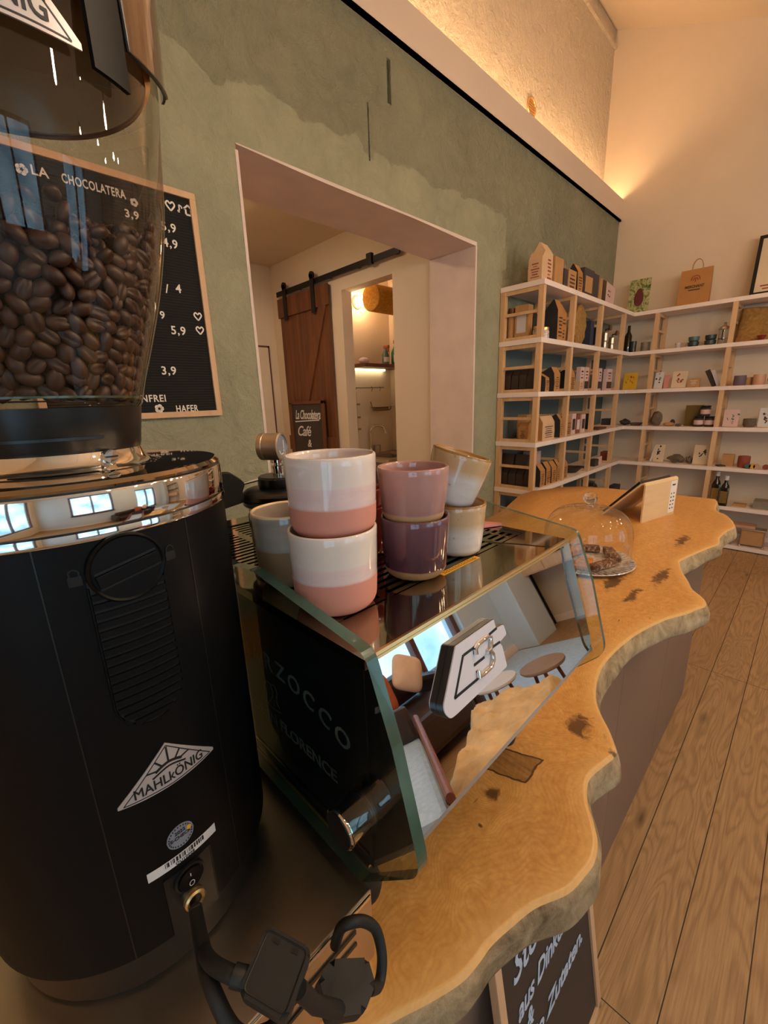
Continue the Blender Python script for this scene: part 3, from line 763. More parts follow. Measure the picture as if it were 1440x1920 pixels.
base = thing('counter_base', 'taupe panelled counter base under the live-edge oak top', 'counter', (0, 0, 0))
for a, b in ((-.6, .62), (.622, 1.165), (1.167, 1.75), (1.752, 2.35)):
    bm = bmesh.new(); box(bm, a, b, .267, .29, .005, ZC - TH - .001, bev=.0015); obj('front_panel', bm, M['plinth'], base)
bm = bmesh.new(); box(bm, -.6, 2.35, .29, .98, .0, ZC - TH - .001); obj('carcass', bm, M['plinth'], base)

# chalk menu board leaning on the counter base
sb = thing('menu_chalkboard', 'tall wood-framed menu board with handwritten white text leaning on counter base', 'chalkboard', (0, 0, 0))
lean = (.218 - .158) / .379; H = .60; W_ = .40
vdir = Vector((0, lean, 1)).normalized(); wdir = Vector((0, -1, lean)).normalized(); org = Vector((.86, .158, 0))
def on_board(bm, u, v, w=0.0): return frame_xform(bm, org + Vector((-1, 0, 0)) * 0 + Vector((u - W_, 0, 0)) + vdir * v + wdir * w, (1, 0, 0), vdir, wdir)
bm = bmesh.new(); box(bm, .015, W_ - .015, .01, H - .01, -.008, .0); obj('board', on_board(bm, 0, 0), M['chalkboard'], sb)
for a in ((0, .02, 0, H), (W_ - .02, W_, 0, H), (.0, W_, 0, .02), (0, W_, H - .02, H)):
    bm = bmesh.new(); box(bm, a[0], a[1], a[2], a[3], -.012, .006, bev=.002); obj('frame_rail', on_board(bm, 0, 0), M['frame_wood'], sb)
for body, sz, u, v, wd in (('Stollen', .085, .15, .46, .2), ('aus Dinkelmehl', .06, .20, .375, .3), ('&', .055, .09, .325, .03), ('Bio Zutaten.', .055, .20, .265, .27)):
    tx = text_bm(body, sz, .0004, 'CENTER', .35, .95, .001, width=wd); obj('handwriting', on_board(tx, u, v, .0015), M['chalk_blue'], sb)

# ------------------------------------------------------------------ steel box under the grinder
kb = thing('steel_drawer_box', 'mirror-polished steel drawer box carrying the black grinder', 'steel box', (0, 0, ZC))
bm = bmesh.new(); box(bm, -.28, .201, .243, .70, .0, .095, bev=.0012); obj('body', bm, M['steel'], kb)
for z0, z1 in ((.046, .050), (.062, .067)):
    bm = bmesh.new(); prism(bm, [(.085, z0), (.178, z0), (.178, z1), (.085, z1)], .2415, .2432, 'xz'); obj('slot', bm, M['tool_black'], kb)
bm = bmesh.new(); box(bm, -.27, .198, .2405, .2428, .088, .0935, bev=.0008); obj('front_lip', bm, M['chrome'], kb)

# ------------------------------------------------------------------ the grinder
GX, GY = .0543, .4335; GR = .121
gr = thing('coffee_grinder', 'big black coffee grinder with chrome ring and clear bean hopper', 'grinder', (GX, GY, 0))
def lath(name, prof, m, n=96, parent=gr, **k):
    bm = bmesh.new(); lathe(bm, prof, n, **k); return obj(name, bm, m, parent, smooth=True)
lath('base_band', [(0, 1.0255), (.108, 1.0255), (.1113, 1.029), (.1113, 1.064), (.116, 1.068), (0, 1.068)], M['black_gloss'])
# casing
body = lath('casing', [(0, 1.0675), (.117, 1.0675), (.121, 1.072), (.121, 1.4205), (0, 1.4205)], M['black_plastic'])
lath('lower_chrome_lip', [(.10, 1.4207), (.1222, 1.4207), (.1226, 1.4225), (.1218, 1.4268), (.10, 1.4268)], M['chrome'])
lath('chrome_ring', [(.10, 1.4282), (.1215, 1.4282), (.1219, 1.4300), (.1219, 1.4500), (.1212, 1.4515), (.10, 1.4515)], M['chrome'])
lath('seam', [(.10, 1.426), (.1195, 1.426), (.1195, 1.453), (.10, 1.453)], M['tool_black'])
lath('top_plate', [(0, 1.4528), (.1208, 1.4528), (.1212, 1.4545), (.1185, 1.4572), (.115, 1.4576), (0, 1.4576)], M['steel_dark'])
lath('neck_flare', [(.074, 1.4577), (.0665, 1.4592), (.0620, 1.4630), (.0600, 1.4690), (.0595, 1.4705), (.0, 1.4705)], M['chrome'])
col = lath('hopper_collar', [(0, 1.4706), (.0592, 1.4706), (.0605, 1.474), (.0640, 1.4965), (.0650, 1.503), (.058, 1.503)], M['black_gloss'])
# slot and screw in the collar
def wrap(bm, a0, R, z=0.0):
    for v in bm.verts:
        a = radians(a0) + v.co.x / R; r = R + v.co.z
        v.co = Vector((r * cos(a), r * sin(a), z + v.co.y))
    return bm
def grid_plate(w, h, th=.0006, n=24, outline=None):
    bm = bmesh.new()
    for i in range(n):
        xa, xb = -w / 2 + w * i / n, -w / 2 + w * (i + 1) / n
        fa = outline(xa) if outline else (-h / 2, h / 2); fb = outline(xb) if outline else (-h / 2, h / 2)
        q = [(xa, fa[0]), (xb, fb[0]), (xb, fb[1]), (xa, fa[1])]
        A = [bm.verts.new((x, y, 0)) for x, y in q]; B = [bm.verts.new((x, y, th)) for x, y in q]
        bm.faces.new(B); bm.faces.new((A[0], A[1], B[1], B[0])); bm.faces.new((A[2], A[3], B[3], B[2]))
        if i == 0: bm.faces.new((A[3], A[0], B[0], B[3]))
        if i == n - 1: bm.faces.new((A[1], A[2], B[2], B[1]))
    return bm
obj('collar_slot', wrap(grid_plate(.075, .002), -104, .0618, 1.4815), M['tool_black'], col)
bm = bmesh.new(); tube(bm, [(0, 0, 0), (0, 0, .004)], .0052, 16); wrap(bm, -68, .0608, 1.4665); sc = obj('screw', bm, M['chrome'], gr)
bm = grid_plate(.009, .0012, n=4); wrap(bm, -68, .0650, 1.4665); obj('screw_slot', bm, M['tool_black'], sc)
# casing seams
for a in (-108.6, -64.0):
    obj('casing_seam', wrap(grid_plate(.0009, .352, .0003, 2), a, GR, 1.2460), M['tool_black'], body)
# grille
CA = -86.7; hw = .0232
def cap_outline(x):
    r = hw; y = sqrt(max(r * r - x * x, 0)); return (1.300 - y - 1.34, 1.394 - 1.34)
gp = obj('grille', wrap(grid_plate(hw * 2, 1, .0006, 40, cap_outline), CA, GR, 1.34), M['tool_black'], gr)
bm = bmesh.new(); z = 1.2825
while z < 1.388:
    w = hw - .0012 if z > 1.300 else sqrt(max((hw - .0012) ** 2 - (1.300 - z) ** 2, 0))
    if w > .003:
        s = grid_plate(2 * w, .0042, .0026, 14)
        for v in s.verts: v.co.y += z - 1.34
        merge(bm, s)
    z += .0067
obj('grille_slats', wrap(bm, CA, GR, 1.34), M['black_plastic'], gp)
bm = bmesh.new(); P = []
for i in range(41): a = pi + pi * i / 40; P.append((hw * cos(a), 1.300 - 1.34 + hw * sin(a), .0008))
P = [(-hw, .05, .0008)] + P + [(hw, .05, .0008)]
tube(bm, P, .0009, 6); obj('grille_rim', wrap(bm, CA, GR, 1.34), M['black_plastic'], gp)
# rotary knob
a = radians(-86.4); u = Vector((-sin(a), cos(a), 0)); nrm = Vector((cos(a), sin(a), 0)); kc = nrm * (GR - .001) + Vector((0, 0, 1.3985))
bm = bmesh.new(); lathe(bm, [(0, -.004), (.0238, -.004), (.0238, .0035), (.0225, .0052), (.0212, .0040), (0, .0040)], 48)
kn = obj('dial_knob', frame_xform(bm, kc, u, (0, 0, 1), nrm), M['black_plastic'], gr, smooth=True, ang=25)
bm = bmesh.new()
for v0, v1 in ((.0035, .0052), (-.0075, -.0058)): box(bm, -.0195, .0195, v0, v1, .0038, .0044)
obj('knob_groove', frame_xform(bm, kc, (u * cos(.2) + Vector((0, 0, 1)) * sin(.2)), (Vector((0, 0, 1)) * cos(.2) - u * sin(.2)), nrm), M['tool_black'], kn)
bm = bmesh.new(); box(bm, -.0195, .0195, -.0056, .0032, .0036, .0062, bev=.0006); box(bm, .010, .019, -.0005, .0004, .0062, .0066)
obj('knob_grip', frame_xform(bm, kc, (u * cos(.2) + Vector((0, 0, 1)) * sin(.2)), (Vector((0, 0, 1)) * cos(.2) - u * sin(.2)), nrm), M['black_plastic'], kn)
def padlock(a0, z, open_):
    bm = grid_plate(.0075, .0065, .0004, 4)
    r = stroke_bm([[(-.0025, .003), (-.0025, .0062), (0, .0078), (.0025, .0062), (.0025, .0045 if open_ else .003)]], .0010, .0004)
    merge(bm, r); return obj('lock_symbol', wrap(bm, a0, GR + .0001, z), M['black_gloss'], gr)
padlock(-100.2, 1.3965, False); padlock(-72.2, 1.3965, True)
# triangular silver badge with crown rays and lettering
def badge(a0, R, zc, s=1.0, par=gr, name='brand_badge'):
    Wd = .074 * s; zb = lambda x: -.0185 * s + .10 / s * 0 + (-.0 if 1 else 0)
    def ol(x):
        t = abs(x) / (Wd / 2); lo = -.0185 * s + .0 * t; lo = (-.0195 + .0022 * t * t) * s
        hi = (.0195 - .0345 * t) * s; return (lo, max(hi, lo + .0016 * s))
    b = obj(name, wrap(grid_plate(Wd, 1, .0007 * s, 48, ol), a0, R, zc), M['silver_badge'], par)
    k = s
    # crown rays
    rays = [[(-.0160, .0012), (-.0085, -.0004)], [(-.0094, .0080), (-.0048, .0014)], [(0, .0160), (0, .0028)], [(.0094, .0080), (.0048, .0014)], [(.0160, .0012), (.0085, -.0004)]]
    g = stroke_bm([[(x * k, y * k) for x, y in r] for r in rays], .0014 * s, .0002)
    merge(g, stroke_bm([[(-.0100 * k, -.0012 * k), (-.005 * k, .0012 * k), (0, .0022 * k), (.005 * k, .0012 * k), (.0100 * k, -.0012 * k)]], .0022 * s, .0002))
    merge(g, stroke_bm([[(-.0125 * k, -.0052 * k), (0, -.0014 * k), (.0125 * k, -.0052 * k)]], .0015 * s, .0002))
    seg_ = lambda a, b: [(a[0] + (b[0] - a[0]) * q / 12, a[1] + (b[1] - a[1]) * q / 12) for q in range(13)]
    L3, T3, R3 = (-.0335 * k, -.0165 * k), (0, .0172 * k), (.0335 * k, -.0165 * k)
    rim = stroke_bm([seg_(L3, T3), seg_(T3, R3), seg_(L3, (0, -.0183 * k)), seg_((0, -.0183 * k), R3)], .0007 * s, .0002); merge(g, rim)
    obj('crown_mark', wrap(g, a0, R + .0007 * s, zc), M['print_black'], b)
    tx = bmesh.new()
    for dx, dy in ((0, 0), (.00030, 0), (.00015, .00022)):
        t1 = text_bm('MAHLkÖNIG', .0118 * s, .00012, 'CENTER', 0, 1.0, 0, width=.052 * s)
        for v in t1.verts: v.co.x += dx * s; v.co.y += dy * s
        merge(tx, t1)
    for v in tx.verts: v.co.y += (-.0150 + 6.0 * (v.co.x / s) ** 2 * 0) * s
    obj('lettering', wrap(tx, a0, R + .0009 * s, zc), M['print_black'], b)
    return b
badge(-85.8, GR, 1.2345)
# stickers
def disc_outline(r):
    return lambda x: (-sqrt(max(r * r - x * x, 1e-9)), sqrt(max(r * r - x * x, 1e-9)))
st = obj('inspection_sticker', wrap(grid_plate(.0215, 1, .0003, 24, disc_outline(.01075)), -86.6, GR, 1.1640), M['sticker_grey'], gr)
st['label'] = 'round silver inspection sticker reading E-CHECK'
for body, sz, dy in (('2022', .0042, .0028), ('E-CHECK', .0040, -.0018)):
    tx = text_bm(body, sz, .0001, 'CENTER', 0, 1, .00012)
    for v in tx.verts: v.co.y += dy
    obj('sticker_print', wrap(tx, -86.6, GR + .0004, 1.164), M['print_black'], st)
obj('sticker_dot', wrap(grid_plate(.004, 1, .0002, 8, disc_outline(.002)), -83.2, GR + .0003, 1.1665), M['yellow'], st)
g = bmesh.new()
for k in range(26):
    an = 2 * pi * k / 26; s = grid_plate(.0009, .0014, .0001, 1)
    for v in s.verts: v.co.x += .0091 * cos(an); v.co.y += .0091 * sin(an)
    merge(g, s)
obj('sticker_print', wrap(g, -86.6, GR + .0004, 1.164), M['print_black'], st)
bs = obj('barcode_sticker', wrap(grid_plate(.0560, .0088, .0003, 40), -86.5, GR + .0004, 1.1440), M['paper'], gr)
bs['label'] = 'narrow white barcode sticker reading OU10008'
g = bmesh.new(); x = -.0150; rb = random.Random(3)
while x < .0165:
    w = rb.choice([.0004, .0004, .0008, .0012]); s = grid_plate(w, .0044, .0001, 1)
    for v in s.verts: v.co.x += x; v.co.y += .0016
    merge(g, s); x += w + rb.choice([.0004, .0006, .0009])
tx = text_bm('OU10008', .0036, .0001, 'CENTER', 0, 1.1, .0001)
for v in tx.verts: v.co.y += -.0040
merge(g, tx); obj('barcode', wrap(g, -86.5, GR + .0008, 1.1440), M['print_black'], bs)
# recessed rear panel with rocker switch and socket
pw, ph = .0385, .062
pn = obj('switch_panel', wrap(grid_plate(pw, ph, .0006, 20), -86.0, GR, 1.1010), M['black_gloss'], gr)
g = stroke_bm([[(-pw / 2, -ph / 2), (-pw / 2, ph / 2)], [(pw / 2, -ph / 2), (pw / 2, ph / 2)], [(-pw / 2, ph / 2), (pw / 2, ph / 2)]], .0009, .0010); obj('panel_rim', wrap(g, -86.0, GR, 1.1010), M['tool_black'], pn)
a = radians(-86.4); u = Vector((-sin(a), cos(a), 0)); nrm = Vector((cos(a), sin(a), 0)); sc_ = nrm * (GR + .0005) + Vector((0, 0, 1.1205))
bm = bmesh.new(); lathe(bm, [(0, 0), (.0128, 0), (.0125, .0022), (.0108, .0026), (.0102, .0012), (0, .0012)], 36); sw = obj('rocker_switch', frame_xform(bm, sc_, u, (0, 0, 1), nrm), M['black_gloss'], gr, smooth=True)
bm = bmesh.new(); lathe(bm, [(0, .001), (.0098, .001), (.0098, .0040), (0, .0030)], 32); obj('rocker', frame_xform(bm, sc_, u, (0, 0, 1), nrm), M['black_plastic'], sw)
g = stroke_bm([[(0, .0028), (0, .0060)]], .0006, .0001); merge(g, stroke_bm([[(.0020 * cos(q * pi / 8), -.0045 + .0024 * sin(q * pi / 8)) for q in range(17)]], .0005, .0001))
for v in g.verts: v.co.z += .0040
obj('switch_symbols', frame_xform(g, sc_, u, (0, 0, 1), nrm), M['letter'], sw)
kc2 = nrm * (GR + .0005) + Vector((0, 0, 1.0955))
bm = bmesh.new(); lathe(bm, [(.0052, 0), (.0088, 0), (.0088, .0035), (.0072, .0048), (.0052, .0036)], 32); obj('brass_socket_ring', frame_xform(bm, kc2, u, (0, 0, 1), nrm), M['brass'], gr, smooth=True)
bm = bmesh.new(); lathe(bm, [(0, .0), (.0054, 0), (.0054, .0030), (0, .0030)], 24); obj('socket_plug', frame_xform(bm, kc2, u, (0, 0, 1), nrm), M['tool_black'], gr)

# hopper
hp = [(.0620, 1.5035), (.0660, 1.5050), (.0725, 1.526), (.0824, 1.556), (.0924, 1.589), (.1000, 1.621), (.1054, 1.652), (.1086, 1.688), (.1120, 1.723), (.1130, 1.742), (.1145, 1.83)]
prof = [(p.x, p.z) for p in smooth_pts([(r, 0, z) for r, z in hp], 4)]
def hop_r(z):
    for (r0, z0), (r1, z1) in zip(prof, prof[1:]):
        if z0 <= z <= z1: return r0 + (r1 - r0) * (z - z0) / (z1 - z0)
    return prof[-1][0]
hop = lath('bean_hopper', prof, M['smoke_glass'], 96)
hop['label'] = 'clear smoked bean hopper'
lath('hopper_seal', [(.0655, 1.5095), (.0675, 1.5095), (.0675, 1.511), (.0655, 1.511)], M['glass_edge'], 64, parent=hop)
# the smoked lid sitting inside the hopper mouth, with its outer flap and latch
ld = lath('hopper_lid', [(0, 1.7345), (.090, 1.7345), (.104, 1.7375), (.1085, 1.745), (.110, 1.83), (0, 1.83)], M['brown_lid'])
lath('lid_ring', [(.1045, 1.7355), (.1085, 1.7405), (.1075, 1.7425), (.1040, 1.7380)], M['brass'], parent=ld)
bm = bmesh.new()
ang = [(-55.5, 1.745), (-55, 1.7150), (-45, 1.7175), (-35, 1.7215), (-24, 1.728), (-8, 1.738)]
L_ = []
for i in range(len(ang) - 1):
    for k in range(4):
        t = k / 4; L_.append((ang[i][0] + (ang[i + 1][0] - ang[i][0]) * t, ang[i][1] + (ang[i + 1][1] - ang[i][1]) * t))
for (a0, z0), (a1, z1) in zip(L_, L_[1:]):
    q = []
    for a_, z_ in ((a0, z0), (a1, z1)):
        q.append([bm.verts.new((r * cos(radians(a_)), r * sin(radians(a_)), zz)) for r, zz in ((.1158, z_), (.1178, z_), (.1215, 1.84), (.1195, 1.84))])
    for k in range(4): bm.faces.new((q[0][k], q[1][k], q[1][(k + 1) % 4], q[0][(k + 1) % 4]))
fl = obj('lid_flap', bm, M['brown_lid'], gr)
bm = bmesh.new(); tube(bm, [(.1180 * cos(radians(a_)), .1180 * sin(radians(a_)), z_ - .0005) for a_, z_ in [(-57, 1.80), (-55.6, 1.76)] + L_ if a_ < -20], .0014, 8); obj('flap_edge', bm, M['tool_black'], fl)
bm = grid_plate(.0235, .10, .003, 8); obj('lid_latch', wrap(bm, -62.5, .1150, 1.741), M['black_plastic'], gr)
badge(-96.5, .1148, 1.7205, 1.4, hop, 'hopper_badge')

# power leads with two square plugs hanging over the steel box
def P_(x, y, z): return Vector((x, y, z))
pl = thing('power_adapter', 'square black power plug hanging in front of steel box, nearer the grinder', 'plug', (0, 0, 0))
def plug(c, ax_u, ax_v, s, parent, d=.026):
    w = ax_u.cross(ax_v).normalized(); bm = bmesh.new()
    prism(bm, round_poly([(-s, -s), (s, -s), (s, s), (-s, s)], s * .28, 4), -d / 2, d / 2, 'xy')
    es = [e for e in bm.edges if abs(e.verts[0].co.z - e.verts[1].co.z) < 1e-6]
    bmesh.ops.bevel(bm, geom=es, offset=.003, segments=2, affect='EDGES')
    o = obj('plug_body', frame_xform(bm, c, ax_u, ax_v, w), M['black_rubber'], parent)
    bm = bmesh.new()
    for du in (-.4, .4): box(bm, du * s - .0025, du * s + .0025, .62 * s, .74 * s, d / 2, d / 2 + .0006)
    obj('vent_mark', frame_xform(bm, c, ax_u, ax_v, w), M['tool_black'], o)
    bm = bmesh.new(); pts = round_poly([(-s * .86, -s * .86), (s * .86, -s * .86), (s * .86, s * .86), (-s * .86, s * .86)], s * .2, 3)
    tube(bm, [(a, b, d / 2 + .0002) for a, b in pts + pts[:1]], .0005, 5); obj('plug_seam', frame_xform(bm, c, ax_u, ax_v, w), M['tool_black'], o)
    return o
c1 = P_(.0785, .200, 1.130)
w1 = Vector((-.12, -.32, .94)).normalized(); u1 = Vector((.0147, -.0288, -.0052)); u1 = (u1 - w1 * u1.dot(w1)).normalized(); v1 = w1.cross(u1)
plug(c1 - w1 * .011, u1, v1, .0180, pl, .022)
bm = bmesh.new(); P = smooth_pts([P_(.060, .305, 1.0945), P_(.056, .285, 1.085), P_(.050, .245, 1.120), P_(.056, .222, 1.128), P_(.066, .212, 1.122)], 8)
tube(bm, P, .0052, 12); tube(bm, P[-8:], .0066, 12); obj('cable', bm, M['black_rubber'], pl, smooth=True)
bm = bmesh.new(); P = smooth_pts([P_(.060, .305, 1.0925), P_(.052, .27, 1.10), P_(.046, .235, 1.115), P_(.050, .21, 1.095), P_(.066, .20, 1.085), P_(.080, .200, 1.085)], 8); tube(bm, P, .0052, 12); obj('cable', bm, M['black_rubber'], pl, smooth=True)
p2 = thing('power_plug', 'faceted black power plug hanging lower in front of steel box with looped cable', 'plug', (0, 0, 0))
c2 = P_(.1400, .195, 1.033)
w2 = Vector((.027, -.382, .924)).normalized(); u2 = Vector((.025, -.018, -.008)); u2 = (u2 - w2 * u2.dot(w2)).normalized(); v2 = w2.cross(u2)
hx = [Vector(p) - c2 for p in ((.1339, .2193, 1.0432), (.1589, .2014, 1.0351), (.1535, .1863, 1.029), (.1357, .1807, 1.0276), (.1131, .1954, 1.0344), (.1188, .217, 1.0427))]
o2 = round_poly([(p.dot(u2), p.dot(v2)) for p in hx], .003, 3)
bm = bmesh.new(); prism(bm, o2, -.024, 0, 'xy')
es = [e for e in bm.edges if abs(e.verts[0].co.z - e.verts[1].co.z) < 1e-6 and e.verts[0].co.z > -.001]; bmesh.ops.bevel(bm, geom=es, offset=.0045, segments=1, affect='EDGES')
obj('plug_body', frame_xform(bm, c2, u2, v2, w2), M['black_rubber'], p2)
bm = bmesh.new(); tube(bm, [P_(.088, .190, 1.112), P_(.100, .192, 1.075), P_(.122, .196, 1.030)], .0058, 14); obj('plug_neck', bm, M['black_rubber'], p2, smooth=True)
bm = bmesh.new(); P = smooth_pts([P_(.152, .193, 1.016), P_(.165, .196, 1.000), P_(.1765, .203, 1.010), P_(.1790, .212, 1.030), P_(.170, .217, 1.047), P_(.157, .220, 1.058), P_(.150, .226, 1.052), P_(.146, .231, 1.03)], 8)
tube(bm, P, .0048, 12); obj('cable', bm, M['black_rubber'], p2, smooth=True)

# ------------------------------------------------------------------ the espresso machine
em = thing('espresso_machine', 'mirror-fronted espresso machine with green-edged glass sides and slotted cup tray', 'espresso machine', (0, 0, 0))
MX0, MX1, MT = .200, .597, 1.297
yf, zf, yk, zk, yb_ = .229, MT, .181, 1.141, .74
# shell: sections in y,z
bm = bmesh.new()
sec = [(yf + .002, zf - .004), (yk + .002, zk), (yk + .006, zk - .006), (.240, 1.060), (yb_, 1.060), (yb_, zf - .02), (.32, zf - .02)]
prism(bm, sec, MX0 + .002, MX1 - .001, 'yz'); obj('casing', bm, M['black_gloss'], em)
bm = bmesh.new(); box(bm, MX0 - .0005, MX0 + .002, .235, yb_, 1.062, MT - .012, bev=.0006); obj('side_panel', bm, M['black_gloss'], em)
for z in (1.060, 1.076):
    bm = bmesh.new(); box(bm, MX0 - .003, MX0 + .001, .240, yb_, z, z + .003); obj('side_trim', bm, M['steel_dark'], em)
# top plate with a frame round the cup tray
TX0, TX1, TY0, TY1 = .214, .583, .292, .70
bm = bmesh.new()
for a in ((MX0 - .004, MX1, yf, TY0), (MX0 - .004, TX0, TY0, TY1), (TX1, MX1, TY0, TY1), (MX0 - .004, MX1, TY1, yb_)): box(bm, a[0], a[1], a[2], a[3], MT - .010, MT)
obj('top_plate', bm, M['steel_dark'], em)
bm = bmesh.new(); box(bm, TX0, TX1, TY0, TY1, MT - .019, MT - .012); obj('tray_well', bm, M['tool_black'], em)
bm = bmesh.new(); y = TY0 + .003; n_ = 0
while y < TY1 - .006:
    box(bm, TX0 + .001, TX1 - .001, y, y + .0065, MT - .0035, MT - .0004); y += .0125; n_ += 1
for x in (TX0, .285, .362, .44, .512, TX1 - .014): box(bm, x + .0005, x + .0135, TY0 + .001, TY1 - .001, MT - .0036, MT - .0003)
obj('cup_tray', bm, M['steel_dark'], em)
# leaning mirror panel and its trim
nM = Vector((0, -.9558, .2941)); dM = Vector((0, -.2941, -.9558)); oM = Vector((0, yf, zf))
def on_mirror(bm, off=0.0): return frame_xform(bm, oM + nM * off, (1, 0, 0), -dM, nM)
bm = bmesh.new(); prism(bm, round_poly([(MX0 + .002, -.0035), (MX0 + .002, -.162), (MX1 - .002, -.162), (MX1 - .002, -.0035)], [0, .004, .02, .001], 8), -.002, .0008, 'xy'); obj('mirror_panel', on_mirror(bm), M['mirror'], em)
bm = bmesh.new()
for z0, z1, q in ((-.0046, -.0022, .0018), (-.0016, .0016, .0022)): box(bm, MX0, MX1 - .001, z0, z1, -.002, q)
obj('gold_trim', on_mirror(bm), M['brass'], em)
bm = bmesh.new(); prism(bm, [(yk + .001, zk + .001), (yk - .001, zk - .004), (.236, 1.062), (.239, 1.066)], MX0, MX1 - .002, 'yz'); obj('lower_panel', bm, M['steel'], em)
# badge
bd_ = [(.2954, -.0300), (.3650, -.0300), (.3655, -.0395), (.3700, -.0410), (.3805, -.0418), (.3822, -.0535), (.3657, -.0565), (.3690, -.0620), (.3693, -.0855), (.2740, -.0885), (.2645, -.0880), (.2596, -.0790), (.2603, -.0727)]
bd_ = round_poly(bd_, [.002, .001, .0005, .0005, .002, .003, .001, .002, .003, .004, .006, .004, .003], 4)
bm = bmesh.new(); prism(bm, bd_, .0010, .0085, 'xy'); bp = obj('badge_core', on_mirror(bm), M['tool_black'], em)
bm = bmesh.new(); cx_ = .318; cz_ = -.058
prism(bm, [((x - cx_) * .985 + cx_, (y - cz_) * .975 + cz_) for x, y in bd_], .0085, .0100, 'xy'); obj('badge_plate', on_mirror(bm), M['badge_grey'], bp)
g = stroke_bm([[(.3250, -.0430), (.3030, -.0430)], [(.3030, -.0425), (.2775, -.0735)], [(.2770, -.0731), (.3160, -.0731)], [(.3150, -.0587), (.3340, -.0587)], [(.3500, -.0415), (.3655, -.0405)], [(.3480, -.0553), (.3655, -.0560)], [(.3215, -.0430), (.3195, -.0490)], [(.3190, -.0735), (.3170, -.0650)]], .0025, .0006)
for v in g.verts: v.co.z += .0100
obj('badge_outline', on_mirror(g), M['print_black'], bp)
th = [(.3205, -.0495), (.3215, -.0440), (.3275, -.0418), (.3440, -.0415), (.3495, -.0440), (.3480, -.0500), (.3450, -.0545), (.3385, -.0552)]
th2 = [(.3385, -.0552), (.3430, -.0560), (.3470, -.0600), (.3460, -.0660), (.3400, -.0712), (.3230, -.0722), (.3165, -.0715), (.3185, -.0655)]
bm = bmesh.new()
for p in (th, th2): tube(bm, [(x, y, .0118) for x, y in p], .0024, 10)
obj('badge_numeral', on_mirror(bm), M['chrome'], bp, smooth=True)
# yellow warning label at the tray edge
bm = bmesh.new(); box(bm, .374, .452, .2845, .2925, MT, MT + .0006); yl = obj('warning_label', bm, M['yellow'], em); yl['label'] = 'thin yellow warning label on the tray edge'
g = bmesh.new(); x = .379
while x < .446:
    box(g, x, x + .005, .2865, .2875, MT + .0006, MT + .0008); box(g, x, x + .004, .2893, .2903, MT + .0006, MT + .0008); x += .0062
obj('label_print', g, M['print_dark'], yl)
# glass side panels
def side_glass(x0, x1, nm):
    o = [(.218, 1.312), (.300, 1.3225), (.392, 1.335), (.440, 1.327), (.735, 1.327), (.735, 1.053), (.240, 1.053), (.163, 1.136), (.191, 1.241)]
    o = round_poly(o, [.010, 0, .006, 0, .01, .01, .008, .018, 0], 6)
    bm = bmesh.new(); prism(bm, o, x0, x1, 'yz', mi=0, mi_side=1)
    g = obj(nm, bm, [M['tint_glass'], M['glass_edge']], em); return g
side_glass(.1865, .1980, 'glass_side'); side_glass(.5975, .6045, 'glass_side')
# lettering etched on the near side
def on_side(bm, y, z, x=.1992): return frame_xform(bm, (x, y, z), (0, -1, 0), (0, 0, 1), (-1, 0, 0))
g = bmesh.new(); word = 'LA MARZOCCO'
for i, ch in enumerate(word):
    if ch == ' ': continue
    t = (i - 5) / 5.0; s = text_bm(ch, .030, .0002, 'CENTER', 0, 1, .0003)
    an = -t * .42
    for v in s.verts:
        x, y = v.co.x, v.co.y; v.co.x = x * cos(an) - y * sin(an) + t * .130; v.co.y = x * sin(an) + y * cos(an) - .020 * t * t + .0
    merge(g, s)
obj('lettering', on_side(g, .405, 1.203), M['etched'], em)
tx = text_bm('MADE IN FLORENCE', .021, .0002, 'CENTER', 0, 1, .0002, width=.200); obj('lettering', on_side(tx, .385, 1.128), M['etched'], em)
g = stroke_bm([[(-.020, -.012), (-.012, .012), (-.002, .016), (.004, .006), (.0, -.004), (-.008, -.014)], [(.0, .014), (.010, .018), (.014, .008), (.010, -.002), (.018, -.010)], [(-.016, -.014), (0, -.018), (.020, -.014)], [(-.018, .004), (-.028, .010)], [(.006, -.004), (.004, -.016)], [(-.010, .0), (-.012, -.014)]], .0016, .0002)
obj('emblem', on_side(g, .405, 1.168), M['etched'], em)
# chrome valve knob through the side glass
bm = bmesh.new(); lathe(bm, [(0, 0), (.0165, 0), (.0178, .0012), (.0178, .003), (.0172, .004), (.0172, .030), (.0, .030)], 40)
kb_ = obj('valve_knob', frame_xform(bm, (.1615, .234, 1.146), (0, 0, 1), (0, 1, 0), (1, 0, 0)), M['chrome'], em, smooth=True)
bm = bmesh.new(); lathe(bm, [(0, -.0006), (.0158, -.0006), (.0158, .0004), (0, .0004)], 40); obj('knob_cap', frame_xform(bm, (.1612, .234, 1.146), (0, 0, 1), (0, 1, 0), (1, 0, 0)), M['black_gloss'], kb_)
bm = bmesh.new(); lathe(bm, [(.0175, 0), (.0205, 0), (.0205, .002), (.0175, .002)], 40); obj('knob_gasket', frame_xform(bm, (.1880, .234, 1.146), (0, 0, 1), (0, 1, 0), (1, 0, 0)), M['tool_black'], kb_)
for x in (.235, .56):
    for y in (.30, .68):
        bm = bmesh.new(); lathe(bm, [(0, ZC + .0005), (.022, ZC + .0005), (.024, ZC + .01), (.016, ZC + .04), (.016, 1.0605), (0, 1.0605)], 24, cx=x, cy=y); obj('foot', bm, M['black_rubber'], em, smooth=True)
bm = bmesh.new(); box(bm, .24, .57, .31, .70, ZC + .06, 1.0600, bev=.004); obj('drip_base', bm, M['black_metal'], em)

